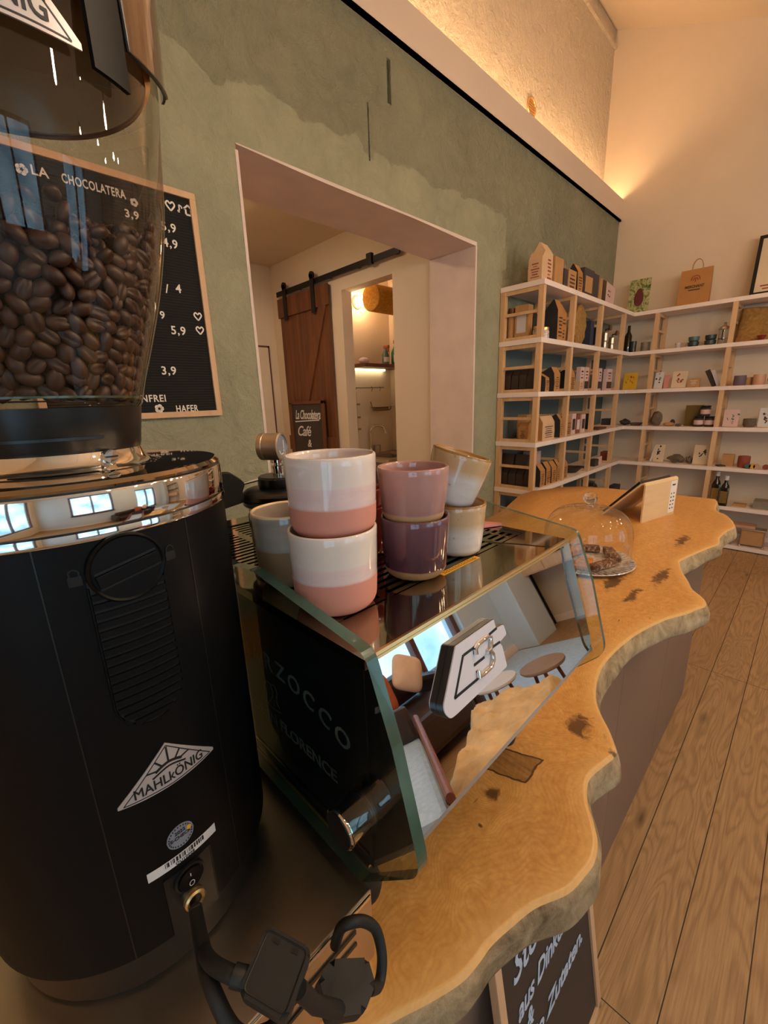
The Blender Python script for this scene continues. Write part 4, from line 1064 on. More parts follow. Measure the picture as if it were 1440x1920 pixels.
# ------------------------------------------------------------------ mugs on the cup tray
ZT = MT + .0004
def mug(label, c, z, rb, rt, h, m, rot=None, fillet=.014, group=None):
    prof = []
    for k in range(7):
        a = -pi / 2 + (pi / 2) * k / 6; prof.append((rb - .004 + fillet * cos(a) * .9 + (.0 if k else 0), fillet + fillet * sin(a)))
    prof = [(0, .0010), (rb - .008, .0010), (rb - .006, 0)] + prof[1:] if fillet else prof
    r1 = prof[-1][0]
    for k in range(1, 10):
        t = k / 9; prof.append((r1 + (rt - r1) * (t ** .8), fillet + (h - .0015 - fillet) * t))
    prof += [(rt - .0008, h - .0003), (rt - .0020, h), (rt - .0032, h - .0006), (rt - .0040, h - .003)]
    for k in range(1, 9):
        t = k / 8; prof.append((rt - .0042 + (rb + .004 - rt) * t * .6, h - .003 - (h - .012) * t))
    prof += [(0, .0075)]
    bm = bmesh.new(); lathe(bm, prof, 64)
    o = obj('mug', bm, m, smooth=True, loc=(c[0], c[1], z), rot=rot, ang=60); tag(o, label, 'mug', group); return o
m_pink1 = mug_mat('white glazed terracotta', (210, 142, 124), (232, 208, 204), .036, .0012, .004, extra=[((226, 214, 204), .052, .0012)])
m_pink2 = mug_mat('white glazed terracotta tall', (210, 142, 124), (234, 208, 206), .031, .0012, .003, extra=[((228, 214, 206), .051, .0012)])
m_tan = mug_mat('grey glazed tan clay', (148, 112, 78), (176, 162, 148), .046, .001, .003, extra=[((250, 220, 176), .0845, .0006)])
m_purple = mug_mat('dark plum glaze', (166, 130, 88), (84, 54, 64), .0125, .001, .006, extra=[((108, 72, 80), .045, .02)])
m_mauve = mug_mat('dusty rose glaze', (188, 146, 106), (170, 126, 122), .012, .001, .003, extra=[((182, 138, 130), .030, .015)])
m_cream = mug_mat('cream and honey glaze', (198, 176, 150), (226, 216, 206), .006, .002, .002, extra=[((206, 172, 132), .038, .007), ((150, 104, 48), .0670, .0008)], speck=.4)
m_cream2 = mug_mat('honey over white glaze', (198, 176, 150), (222, 214, 208), .004, .002, .002, extra=[((206, 170, 126), .043, .006), ((160, 112, 52), .0660, .0008)], speck=.4)
m_red = mug_mat('red glaze', (120, 40, 32), (128, 38, 32), .002, .002, .002)
h1 = .0838
mug('white over terracotta mug nearest the glass side, bottom of its stack', (.2470, .3277), ZT, .034, .0450, h1, m_pink1)
mug('tall white over terracotta mug stacked on top of its twin', (.2530, .3320), ZT + h1 - .0075, .0345, .0452, .0790, m_pink2)
mug('glossy dark plum mug at the bottom of the middle stack', (.3610, .3175), ZT, .029, .0412, .0732, m_purple)
mug('dusty rose glazed mug stacked on the dark plum mug', (.3611, .3195), ZT + .0732 - .0065, .0310, .0415, .0640, m_mauve, fillet=.010)
mug('upright cream mug with honey rim, bottom of right stack', (.4560, .3240), ZT, .028, .0382, .0697, m_cream, fillet=.010)
tl = Quaternion(Vector((.705, .708, 0)), radians(17)).to_euler()
mug('tilted honey-rimmed cream mug resting askew on another', (.4480, .3350), ZT + .0690, .027, .0400, .0690, m_cream2, rot=tl, fillet=.012)
mug('grey and tan clay mug behind the terracotta stack', (.2520, .4170), ZT, .030, .0428, .0869, m_tan)
mug('lower dark red mug half hidden between the front stacks', (.3630, .4240), ZT, .030, .0400, .0680, m_red)
mug('upper dark red mug stacked at the back of the tray', (.3630, .4240), ZT + .040, .024, .0375, .0520, m_red)

# black lidded canister with a pressure gauge
cn = thing('pressure_gauge_canister', 'steel canister with black lid, side handle and round gauge', 'canister', (.322, .548, ZT))
def clath(nm, prof, m, **k):
    bm = bmesh.new(); lathe(bm, prof, 48, **k); return obj(nm, bm, m, cn, smooth=True)
clath('body', [(0, 0), (.046, 0), (.048, .003), (.048, .062), (.0, .062)], M['steel'])
clath('rim_band', [(.0482, .03), (.0495, .031), (.0495, .048), (.0482, .049)], M['tool_black'])
clath('lid', [(0, .0625), (.0535, .0625), (.0550, .064), (.0550, .069), (.0535, .071), (.0550, .073), (.0550, .079), (.053, .081), (.050, .0835), (.030, .087), (0, .087)], M['black_gloss'])
clath('lid_knob', [(0, .0872), (.030, .0872), (.0310, .090), (.0310, .100), (.0285, .103), (0, .103)], M['black_gloss'])
st_ = clath('stem', [(0, .1032), (.0085, .1032), (.0085, .113), (.0095, .1135), (.0095, .117), (.006, .118), (.006, .121), (.0105, .122), (.0105, .126), (0, .126)], M['chrome'])
ga = Vector((.55, -.835, .0)).normalized(); gu = Vector((.835, .55, 0)).normalized()
def gz(bm): return frame_xform(bm, Vector((-.004, .004, .1445)), gu, (0, 0, 1), ga)
bm = bmesh.new(); lathe(bm, [(0, -.017), (.0185, -.017), (.0195, -.016), (.0195, -.0095), (.0190, -.009), (.0195, -.0085), (.0195, .011), (.0205, .012), (.0205, .015), (.0175, .0158), (.0170, .013), (0, .013)], 48)
gg = obj('gauge', gz(bm), M['steel'], cn, smooth=True)
bm = bmesh.new(); lathe(bm, [(0, .0131), (.0172, .0131), (.0172, .0137), (0, .0137)], 40); obj('gauge_face', gz(bm), M['sticker_grey'], gg)
g = stroke_bm([[(.0078 * cos(a), -.002 + .0088 * sin(a)) for a in [radians(q) for q in range(200, 345, 12)]]], .0016, .0004)
merge(g, stroke_bm([[(.0068, -.003), (.0068, .009)]], .0016, .0004))
for v in g.verts: v.co.z += .0140
obj('gauge_mark', gz(g), M['letter'], gg)
bm = bmesh.new(); bmesh.ops.create_icosphere(bm, subdivisions=2, radius=.0016, matrix=Matrix.Translation((-.0025, -.0085, .0145))); bmesh.ops.create_icosphere(bm, subdivisions=2, radius=.0016, matrix=Matrix.Translation((.003, -.0075, .0145))); obj('gauge_button', gz(bm), M['chrome'], gg)
hd = Vector((-.86, .30, 0)).normalized(); hv = Vector((0, 0, 1))
bm = bmesh.new(); prism(bm, round_poly([(.050, .072), (.056, .084), (.050, .098), (.068, .113), (.088, .114), (.122, .096), (.130, .074), (.112, .068), (.085, .064)], .005, 3), -.012, .012, 'xy')
obj('side_handle', frame_xform(bm, (0, 0, 0), hd, hv, hd.cross(hv)), M['black_rubber'], cn)
bm = bmesh.new(); tube(bm, [tuple(hd * .062 + hv * .094 + Vector((0, -.0, 0))), tuple(hd * .03 + hv * .099)], .0022, 8); obj('handle_pin', bm, M['chrome'], cn)
# pink paddle tool at the far corner of the tray
pk = thing('pink_scraper', 'pink plastic scraper lying at far corner of cup tray', 'scraper', (.545, .375, MT + .001))
bm = bmesh.new(); prism(bm, round_poly([(-.04, -.008), (.02, -.024), (.052, -.040), (.056, -.034), (.045, -.005), (.02, .012), (-.03, .022)], .004, 4), 0, .003, 'xy'); obj('blade', bm, M['pink_plastic'], pk)
bm = bmesh.new(); box(bm, -.03, -.012, -.002, .014, .003, .016, bev=.002); obj('grip', bm, M['pink_plastic'], pk)

# ------------------------------------------------------------------ cake dome
cd = thing('cake_dome', 'clear glass cake dome with knob on a cut-glass plate', 'cake dome', (1.47, .500, ZC))
bm = bmesh.new(); pr = [(.138, .016), (.1395, .02), (.140, .095)]
for k in range(1, 13):
    a = (pi / 2) * k / 12; pr.append((.140 * cos(a) ** .52 if k < 12 else 0.0, .098 + .102 * sin(a)))
lathe(bm, pr, 72); obj('dome', bm, M['glass'], cd, smooth=True, ang=50)
bm = bmesh.new(); lathe(bm, [(0, .2005), (.013, .2005), (.011, .206), (.011, .210), (.019, .217), (.0225, .229), (.019, .241), (.010, .249), (0, .2505)], 32)
gk = NT('solid glass'); gk.b.inputs['Transmission Weight'].default_value = 1; gk.b.inputs['IOR'].default_value = 1.45; gk.b.inputs['Roughness'].default_value = .02; gk.b.inputs['Base Color'].default_value = (.96, .95, .92, 1); M['solid_glass'] = gk.m
obj('knob', bm, M['solid_glass'], cd, smooth=True)
cp = thing('glass_cake_plate', 'low cut-glass plate under the cake dome', 'plate', (1.47, .500, ZC))
bm = bmesh.new(); lathe(bm, [(0, .0005), (.11, .0005), (.148, .006), (.156, .013), (.154, .0155), (.146, .0110), (.11, .006), (0, .006)], 72); obj('plate', bm, M['glass_cut'], cp, smooth=True)
bm = bmesh.new()
for k in range(48):
    a = 2 * pi * k / 48; tube(bm, [(.105 * cos(a), .105 * sin(a), .0065), (.150 * cos(a + .06), .150 * sin(a + .06), .0145)], .0022, 5)
obj('cut_pattern', bm, M['glass_cut'], cp)
def slab_piece(lab, c, rz, L, Wd, Hh, m, tilt=0.0, nm='cake_slice'):
    bm = bmesh.new(); box(bm, -L / 2, L / 2, -Wd / 2, Wd / 2, 0, Hh, bev=min(Hh, Wd) * .25)
    for v in bm.verts: v.co += Vector((mnoise.noise(v.co * 60), mnoise.noise(v.co * 60 + Vector((5, 0, 0))), mnoise.noise(v.co * 50 + Vector((0, 9, 0))))) * .003
    o = obj(nm, bm, m, loc=c, rot=(tilt, 0, rz)); tag(o, lab, 'cake'); return o
z0 = ZC + .0085
slab_piece('dark sugared cake bar at the front under the dome', (1.43, .43, z0), -.35, .11, .032, .020, M['cake'])
slab_piece('dark sugared cake bar lying across the plate, right', (1.535, .435, z0 + .003), .55, .11, .034, .024, M['cake'])
slab_piece('pale fruit loaf slice with dark raisins under the dome', (1.415, .485, z0), .2, .10, .05, .012, M['cake_slice'])
slab_piece('long pale crusted loaf end leaning under the dome', (1.465, .555, z0 + .003), -.35, .13, .030, .028, M['cake_slice'], .15)
slab_piece('white dusted cake bar at the rear of the plate', (1.562, .525, z0 + .001), -1.2, .08, .030, .022, M['cake'])

# ------------------------------------------------------------------ bent wood payment stand
ps = thing('payment_stand', 'bent light wood payment stand with a white icon sticker', 'stand', (2.096, .487, ZC), rotz=atan2(-.068, .271))
bm = bmesh.new(); wd_ = .278; t = .006
sec = [(0, 0), (0, .170), (.004, .178), (.012, .182), (.022, .178), (.19, .004), (.19, 0), (.183, 0), (.018, .171), (.011, .1745), (.008, .172), (.0065, .165), (.0065, 0)]
prism(bm, sec, 0, wd_, 'yz'); obj('bent_panel', bm, M['pine_x'], ps)
bm = bmesh.new(); prism(bm, [(.0300, .177), (.186, .012), (.192, .018), (.036, .184)], .01, wd_ - .01, 'yz'); obj('device_screen', bm, M['black_gloss'], ps)
bm = bmesh.new(); prism(bm, round_poly([(wd_ - .062, .012), (wd_ - .008, .012), (wd_ - .008, .165), (wd_ - .062, .165)], .008, 4), -.0008, -.0001, 'xz'); s_ = obj('sticker', bm, M['letter'], ps)
tx = stroke_bm([[(-.014, .001), (-.008, .006), (-.004, .001), (.002, .005), (.006, .001), (.014, .006)]], .005, .0004); obj('sticker_print', frame_xform(tx, (wd_ - .035, -.001, .143), (1, 0, 0), (0, 0, 1), (0, -1, 0)), M['navy'], s_)
g = bmesh.new(); rr = random.Random(5)
for r_ in range(5):
    for c_ in range(2): w = rr.choice([.007, .009, .011]); box(g, wd_ - .047 + c_ * .022 - w / 2, wd_ - .047 + c_ * .022 + w / 2, -.0012, -.0008, .03 + r_ * .018, .036 + r_ * .018)
obj('sticker_print', g, M['navy'], s_)

# ------------------------------------------------------------------ letter board
lb = thing('letter_board', 'black felt letter board in pale wood frame with white letters on green wall', 'letter board', (0, YW, 0))
LX0, LX1, LZ0, LZ1 = .200, .808, 1.466, 2.277
bm = bmesh.new(); box(bm, LX0 + .01, LX1 - .01, -.014, -.006, LZ0 + .01, LZ1 - .01); obj('felt', bm, M['felt'], lb)
for a in ((LX0, LX1, LZ1 - .022, LZ1), (LX0, LX1, LZ0, LZ0 + .022), (LX0, LX0 + .022, LZ0 + .022, LZ1 - .022), (LX1 - .022, LX1, LZ0 + .022, LZ1 - .022)):
    bm = bmesh.new(); box(bm, a[0], a[1], -.022, -.001, a[2], a[3], bev=.0015); obj('frame_rail', bm, M['frame_wood'], lb)
def on_felt(bm, x, z): return frame_xform(bm, (x, -.0145, z), (1, 0, 0), (0, 0, 1), (0, -1, 0))
def letters(s, x, z, size=.034, width=None, align='CENTER'):
    tx = text_bm(s, size, .0008, align, 0, 1.12, .0006, width=width); obj('letters', on_felt(tx, x, z), M['letter'], lb)
def sym(kind, x, z, s=.012):
    if kind == 'heart': P = [[(0, -1), (-.9, .05), (-.95, .6), (-.5, .95), (0, .55), (.5, .95), (.95, .6), (.9, .05), (0, -1)]]
    elif kind == 'flower': P = [[((.62 + .38 * abs(cos(2.5 * a))) * cos(a), (.62 + .38 * abs(cos(2.5 * a))) * sin(a)) for a in [2 * pi * i / 30 for i in range(31)]]]
    elif kind == 'house': P = [[(-.6, -1), (-.6, .1), (-1, .1), (0, 1), (1, .1), (.6, .1), (.6, -1), (-.6, -1)]]
    else: P = [[(-.2, -.8), (-.6, -.9), (-.6, -.5), (-.2, -.5), (-.2, .9), (.5, .6), (.5, .1)]]
    if kind in ('house', 'note'): g = bmesh.new(); [merge(g, stroke_bm([[(a[0] * s, a[1] * s), (b[0] * s, b[1] * s)]], s * .36, .0012)) for a, b in zip(P[0], P[0][1:])]
    else: g = stroke_bm([[(a * s, b * s) for a, b in p] for p in P], s * .36 if kind == 'heart' else s * .6, .0012)
    obj('symbol', on_felt(g, x, z), M['letter'], lb)
sym('flower', .291, 2.205); letters('LA', .334, 2.200, .036); letters('CHOCOLATERA', .478, 2.200, .036, width=.178)
sym('flower', .592, 2.196, .010); sym('heart', .714, 2.216, .015); sym('note', .748, 2.216, .013); sym('house', .778, 2.218, .016)
letters('5,9', .697, 2.131, .040); letters('4,9', .695, 2.078, .040)
letters('3,9', .578, 2.145, .034); letters('/', .659, 1.920, .042); letters('4', .701, 1.926, .042)
letters('9', .628, 1.828, .036); letters('5,9', .678, 1.776, .042); sym('heart', .761, 1.848, .014); sym('heart', .762, 1.797, .014)
letters('3,9', .620, 1.628, .042); letters('NFREI', .550, 1.528, .036, width=.086); sym('flower', .564, 1.502, .013); letters('HAFER', .668, 1.487, .036, width=.086)

# ------------------------------------------------------------------ pendant bulbs over the room
PB = [(.75, -.10), (1.30, -.30), (1.05, -.75), (1.95, -.42), (1.75, -.95), (2.55, -.50), (2.60, -1.15), (3.55, -.60), (3.2, -1.2), (1.40, -1.45), (.55, -1.15), (2.2, -1.6)]
bulb0 = None
for i, (x, y) in enumerate(PB):
    zl = 2.45 + .12 * ((i * 7) % 5 - 2) / 2
    if bulb0 is None:
        t = thing('pendant_lamp', 'bare filament bulb hanging on a black cord from the sloped ceiling', 'pendant lamp', group='pendant bulbs over the room')
        bm = bmesh.new(); pr = [(0, -.060), (.016, -.056), (.025, -.038), (.024, -.015), (.016, .005), (.013, .02), (0, .02)]; lathe(bm, pr, 16); obj('bulb', bm, M['bulb'], t, smooth=True)
        bm = bmesh.new(); lathe(bm, [(0, .021), (.018, .021), (.020, .06), (.008, .07), (0, .07)], 16); obj('lamp_holder', bm, M['black_metal'], t, smooth=True)
        bm = bmesh.new(); tube(bm, [(0, 0, .07), (0, 0, 1.0)], .003, 6); obj('cord', bm, M['black_rubber'], t)
        bulb0 = t
    else: t = copy_tree(bulb0)
    t.location = (x, y, zl)
    cz = ys(y) - zl - .002
    for ch in t.children:
        if ch.name.startswith('cord'):
            ch.scale = (1, 1, (cz - .07) / .93); ch.location = (0, 0, .07 - .07 * (cz - .07) / .93)

# ------------------------------------------------------------------ corner shelving
SZ = [.045, .417, .788, 1.159, 1.530, 1.903, 2.278]; ST = .035
su = thing('shelving_unit', 'open pine and white shelving unit along the green wall', 'shelving', (0, 0, 0))
sb2 = thing('shelving_unit', 'open pine and white shelving unit along the cream back wall', 'shelving', (0, 0, 0))
for z in SZ:
    bm = bmesh.new(); box(bm, 3.045, XB - .003, 1.463, YW - .004, z - ST, z, bev=.0015); obj('shelf', bm, M['shelf_white'], su)
    bm = bmesh.new(); box(bm, 5.053, XB - .003, -.9, 1.4625, z - ST, z, bev=.0015); obj('shelf', bm, M['shelf_white'], sb2)
def ladder(par, p0, p1, along, z0, z1, w=.038):
    # p0 front post centre, p1 rear post centre along 'along' depth axis
    bm = bmesh.new()
    def post(d): 
        if along == 'y': box(bm, p0, p0 + w, d, d + w, z0, z1, bev=.001)
        else: box(bm, d, d + w, p0, p0 + w, z0, z1, bev=.001)
    d0, d1 = p1; post(d0); post(d1 - w)
    for (a, b) in ((z0, z0 + .022), (z0 + (z1 - z0) * .50, z0 + (z1 - z0) * .50 + .02), (z1 - .026, z1)):
        if along == 'y': box(bm, p0 + .008, p0 + w - .008, d0 + w, d1 - w, a, b)
        else: box(bm, d0 + w, d1 - w, p0 + .008, p0 + w - .008, a, b)
    obj('ladder_frame', bm, M['pine'], par)
for a, b in zip(SZ, SZ[1:]):
    for x in (3.05, 3.585, 4.18, 4.80): ladder(su, x, (1.468, 1.80), 'y', a + .0005, b - ST - .0005)
    for y in (1.241, .645, .05, -.55): ladder(sb2, y, (5.058, 5.385), 'x', a + .0005, b - ST - .0005)
bm = bmesh.new(); box(bm, 3.06, XB - .002, YW - .0035, YW - .0005, .05, 1.86); o = struct('trim_4', bm, M['wall_blue'])

# ---- goods
rg = random.Random(11)
def prints(bm, x0, x1, z0, z1, y, rows=5, seed=0, face='y'):
    r = random.Random(seed)
    for k in range(rows):
        z = z0 + (z1 - z0) * (k + .5) / rows; h = (z1 - z0) / rows * r.uniform(.25, .5); w = (x1 - x0) * r.uniform(.4, .95); c = (x0 + x1) / 2
        if face == 'y': box(bm, c - w / 2, c + w / 2, y - .0006, y, z - h / 2, z + h / 2)
        else: box(bm, y - .0006, y, c - w / 2, c + w / 2, z - h / 2, z + h / 2)
def bag(lab, x0, x1, y0, y1, z, top, m_front, m_side, group=None, seed=0, pm='print_dark', nm='coffee_bag', face='y', lean=0.0):
    """standing gusset bag: front panel towards -y (or -x), folded top"""
    t = thing(nm, lab, 'bag', ((x0 + x1) / 2, (y0 + y1) / 2, z), group=group)
    w = (x1 - x0) / 2; d = (y1 - y0) / 2; h = top - z; hb = h * .74
    r = random.Random(seed); j = lambda: r.uniform(-.003, .003)
    bm = bmesh.new()
    B = [bm.verts.new((sx * w, sy * d, .001)) for sx, sy in ((-1, -1), (1, -1), (1, 1), (-1, 1))]
    Mv = [bm.verts.new((sx * w * 1.02 + j(), sy * d * 1.03 + j(), hb * .5)) for sx, sy in ((-1, -1), (1, -1), (1, 1), (-1, 1))]
    Sh = [bm.verts.new((sx * w + j(), sy * d * .96 + j(), hb)) for sx, sy in ((-1, -1), (1, -1), (1, 1), (-1, 1))]
    if face == 'y':
        T0 = [bm.verts.new((-w + j(), lean - .004, h)), bm.verts.new((w + j(), lean - .004, h)), bm.verts.new((w, lean + .004, h)), bm.verts.new((-w, lean + .004, h))]
        ff = {0}; 
    else:
        T0 = [bm.verts.new((lean - .004, -d + j(), h)), bm.verts.new((lean + .004, -d, h)), bm.verts.new((lean + .004, d, h)), bm.verts.new((lean - .004, d, h))]
        ff = {3}
    for A, Bq in ((B, Mv), (Mv, Sh), (Sh, T0)):
        for k in range(4):
            f = bm.faces.new((A[k], A[(k + 1) % 4], Bq[(k + 1) % 4], Bq[k])); f.material_index = 0 if k in ff else 1
    bm.faces.new(B[::-1]).material_index = 1; bm.faces.new(T0).material_index = 0
    obj('pouch', bm, [m_front, m_side], t)
    bm = bmesh.new()
    if face == 'y': prints(bm, -w * .75, w * .75, hb * .12, hb * .82, -d * 1.04 - .0005, 6, seed)
    else: prints(bm, -d * .75, d * .75, hb * .12, hb * .82, -w * 1.04 - .0005, 6, seed, 'x')
    obj('print', bm, M[pm], t)
    return t
def carton(lab, x0, x1, y0, y1, z, top, m, m2=None, nm='box', cat='box', rz=0.0, pm=None, seed=0, face='y', group=None, tilt=(0, 0)):
    t = thing(nm, lab, cat, ((x0 + x1) / 2, (y0 + y1) / 2, z), group=group, rot=(tilt[0], tilt[1], rz)); w = (x1 - x0) / 2; d = (y1 - y0) / 2
    bm = bmesh.new(); box(bm, -w, w, -d, d, .0008, top - z, bev=.0012); obj('body', bm, m, t)
    if m2 or pm:
        bm = bmesh.new()
        if face == 'y':
            if m2: box(bm, -w * .7, w * .7, -d - .0012, -d - .0001, (top - z) * .22, (top - z) * .75)
            else: prints(bm, -w * .7, w * .7, (top - z) * .2, (top - z) * .85, -d - .0004, 4, seed)
        else:
            if m2: box(bm, -w - .0012, -w - .0001, -d * .7, d * .7, (top - z) * .22, (top - z) * .75)
            else: prints(bm, -d * .7, d * .7, (top - z) * .2, (top - z) * .85, -w - .0004, 4, seed, 'x')
        obj('label_panel', bm, m2 or M[pm], t)
    return t
def turned(lab, nm, cat, x, y, z, prof, m, parts=(), n=28, group=None, sc=1.0):
    t = thing(nm, lab, cat, (x, y, z), group=group)
    bm = bmesh.new(); lathe(bm, [(r * sc, h * sc + .0006) for r, h in prof], n); obj('body', bm, m, t, smooth=True)
    for pn, pp, pm_ in parts:
        bm = bmesh.new(); lathe(bm, [(r * sc, h * sc + .0006) for r, h in pp], n); obj(pn, bm, pm_, t, smooth=True)
    return t
def blob(lab, nm, cat, x, y, z, s, m, rz=0, seed=0, amp=.25, freq=18, group=None):
    bm = bmesh.new(); bmesh.ops.create_icosphere(bm, subdivisions=3, radius=1)
    for v in bm.verts:
        k = 1 + amp * mnoise.noise(v.co * 1.6 + Vector((seed, seed, 0))); v.co = Vector((v.co.x * s[0] * k, v.co.y * s[1] * k, max(-.8, v.co.z) * s[2] * k))
    zm = min(v.co.z for v in bm.verts)
    for v in bm.verts: v.co.z -= zm - .0008
    o = obj(nm, bm, m, smooth=True, loc=(x, y, z), rot=(0, 0, rz)); tag(o, lab, cat, group); return o
def card(lab, y0, y1, z, top, colors, x=5.13, seed=0, nm='picture_card', tiltx=.16, easel=True, cat='card', motif=None):
    t = thing(nm, lab, cat, (x, (y0 + y1) / 2, z), rot=(0, tiltx, 0)); w = (y1 - y0) / 2; h = top - z
    bm = bmesh.new(); box(bm, -.002, .002, -w, w, .004, h, bev=.0006); obj('card_face', bm, M[colors] if isinstance(colors, str) else colors, t)
    if motif:
        g = bmesh.new(); r = random.Random(seed)
        for k in range(motif[1]):
            cy, cz_ = r.gauss(0, w * .28), h * .52 + r.gauss(0, h * .14)
            tube(g, [(-.0026, cy, cz_), (-.0026, cy + r.uniform(-1, 1) * w * .35, cz_ + r.uniform(-1, 1) * h * .16)], r.uniform(.003, .008) * (h / .17), 6)
        for v in g.verts: v.co.x = -.0026 + (v.co.x + .0026) * .06
        obj('drawing', g, M[motif[0]], t)
    if easel:
        bm = bmesh.new(); box(bm, -.010, .06, -w * .6, w * .6, .0006, .004); t2 = obj('stand', bm, M['pine'], t)
        t2.rotation_euler = (0, -tiltx, 0)
    return t
Z = SZ
F0 = 1.50
# top of the left unit
bag('small cream coffee bag with red print on top shelf corner', 3.07, 3.15, 1.50, 1.60, Z[6], 2.47, M['cream_bag'], M['cream_bag'], seed=1, pm='print_red', face='x')
bag('tall cream coffee bag with red print on the top shelf', 3.16, 3.27, 1.52, 1.62, Z[6], 2.545, M['cream_bag'], M['cream_bag'], seed=2, pm='print_red')
carton('pale kraft gift box standing upright beside the cream bags', 3.335, 3.48, 1.53, 1.60, Z[6], 2.484, M['kraft'], seed=3)
carton('dark narrow box just behind the pale kraft gift box', 3.50, 3.57, 1.53, 1.62, Z[6], 2.43, M['charcoal_box'], seed=4)
carton('ribbed kraft box on top shelf with brown stripes', 3.58, 3.73, 1.53, 1.63, Z[6], 2.441, M['kraft'], pm='print_dark', seed=5)
bag('upright golden kraft bag between ribbed box and charcoal box', 3.76, 3.86, 1.53, 1.62, Z[6], 2.515, M['kraft_bag'], M['black_bag'], seed=6)
carton('large charcoal carton with tan label on the top shelf', 3.885, 4.10, 1.53, 1.62, Z[6], 2.505, M['charcoal_box'], M['kraft'], seed=7)
carton('plain charcoal carton right of the tan-labelled one', 4.13, 4.24, 1.54, 1.62, Z[6], 2.50, M['charcoal_box'], seed=8)
carton('narrow pale kraft box right of the charcoal cartons', 4.265, 4.335, 1.54, 1.60, Z[6], 2.487, M['kraft'], seed=9)
carton('narrow dark box right of the narrow kraft box', 4.345, 4.43, 1.54, 1.60, Z[6], 2.483, M['dark_bag'], seed=10)
card('pinkish white info card standing at end of top shelf', 0, .235, Z[6], 2.484, 'pink_card', x=4.58, seed=3, easel=False, motif=('print_dark', 5)).rotation_euler = (0.12, 0, radians(90))
bpy.context.view_layer.update()
for o_ in list(C.objects):
    if o_.get('label') == 'pinkish white info card standing at end of top shelf': o_.location = (4.58, 1.56, Z[6])
# row under the top
turned('brown cork-topped jar behind end frame of upper shelf', 'jar', 'jar', 3.13, 1.745, Z[5], [(0, 0), (.03, 0), (.032, .01), (.032, .17), (.026, .19), (0, .19)], M['kraft'], [('lid', [(0, .191), (.028, .191), (.028, .235), (0, .235)], M['walnut'])])
carton('kraft box with white drawn label behind upper end frame', 3.10, 3.17, 1.60, 1.705, Z[5], 2.146, M['kraft'], M['paper'], face='x', seed=12)
JP = [(0, 0), (.033, 0), (.036, .006), (.036, .06), (.030, .07), (0, .07)]; JL = [(0, .0705), (.032, .0705), (.032, .088), (0, .088)]
turned('small glass jar with gold lid behind upper end frame', 'jar', 'jar', 3.15, 1.545, Z[5], JP, M['glass_cut'], [('lid', JL, M['brass'])])
turned('small glass jar with gold lid right of the corner post', 'jar', 'jar', 3.255, 1.545, Z[5], JP, M['glass_cut'], [('lid', JL, M['brass'])])
bag('black paper coffee bag behind the gold-lidded jar', 3.22, 3.36, 1.62, 1.76, Z[5], 2.139, M['black_bag'], M['black_bag'], seed=13)
bag('tall golden kraft bag, left of the pair on upper shelf', 3.375, 3.465, 1.50, 1.62, Z[5], 2.20, M['kraft_bag'], M['black_bag'], seed=14, lean=-.02)
bag('tall golden kraft bag, right of the pair on upper shelf', 3.485, 3.575, 1.52, 1.64, Z[5], 2.195, M['kraft_bag'], M['black_bag'], seed=15, lean=-.01)
bm = bmesh.new(); lathe(bm, [(0, -.02), (.9, -.02), (1, -.008), (1, .008), (.9, .02), (0, .02)], 40)
for v in bm.verts: v.co = Vector((v.co.x * .115, v.co.z, v.co.y * .165 + .166)) + Vector((0, mnoise.noise(v.co * 3) * .01, 0))
o = obj('burlap_pouch', bm, M['burlap'], smooth=True, loc=(3.93, 1.56, Z[5])); tag(o, 'rounded burlap pouch standing upright on upper shelf', 'pouch')
carton('dark blue carton right of the round burlap pouch', 4.09, 4.165, 1.52, 1.60, Z[5], 2.12, M['navy'], seed=16)
carton('black carton right of the dark blue carton', 4.235, 4.34, 1.53, 1.62, Z[5], 2.10, M['charcoal_box'], seed=17)
def hand_grinder(lab, x, y, h):
    t = turned(lab, 'hand_grinder', 'hand grinder', x, y, Z[5], [(0, 0), (.028, 0), (.030, .01), (.026, h * .45), (.032, h * .5), (.032, h * .9), (.02, h), (0, h)], M['steel'])
    cr_ = .06
    bm = bmesh.new(); tube(bm, [(0, 0, h), (0, 0, h + .02), (cr_, -.02, h + .028)], .005, 8); obj('crank_arm', bm, M['black_metal'], t)
    bm = bmesh.new(); lathe(bm, [(0, h + .015), (.014, h + .015), (.018, h + .035), (.010, h + .06), (0, h + .06)], 14, cx=cr_, cy=-.02); obj('crank_knob', bm, M['walnut'], t, smooth=True)
hand_grinder('steel hand coffee grinder, left of the two on upper shelf', 4.57, 1.56, .17)
hand_grinder('steel hand coffee grinder, right of the two on upper shelf', 4.705, 1.54, .13)
turned('dark glass bottle in shelving corner of upper shelf', 'bottle', 'bottle', 5.16, 1.53, Z[5], [(0, 0), (.032, 0), (.034, .02), (.034, .17), (.014, .21), (.013, .27), (0, .27)], M['olive_glass'])
# third shelf from the top
for k, (y0, y1) in enumerate(((1.72, 1.785), (1.655, 1.712), (1.592, 1.648), (1.53, 1.586))):
    bag(('rear-most', 'second from rear', 'third from rear', 'front-most')[k] + ' of four dark bags behind end frame, second bay', 3.10, 3.19, y0, y1, Z[4], 1.70, M['dark_bag'], M['dark_bag'], group='dark bags behind end frame, second bay', seed=20 + k, face='x')
bag('kraft coffee bag half hidden right of corner post, second bay', 3.205, 3.275, 1.49, 1.62, Z[4], 1.668, M['kraft_bag'], M['black_bag'], seed=30)
bag('tall kraft coffee bag with printed front, left in second bay', 3.36, 3.46, 1.49, 1.62, Z[4], 1.715, M['kraft_bag'], M['black_bag'], seed=31, lean=-.03)
bag('dark coffee bag between two kraft bags in second bay', 3.485, 3.575, 1.55, 1.66, Z[4], 1.68, M['dark_bag'], M['dark_bag'], seed=32)
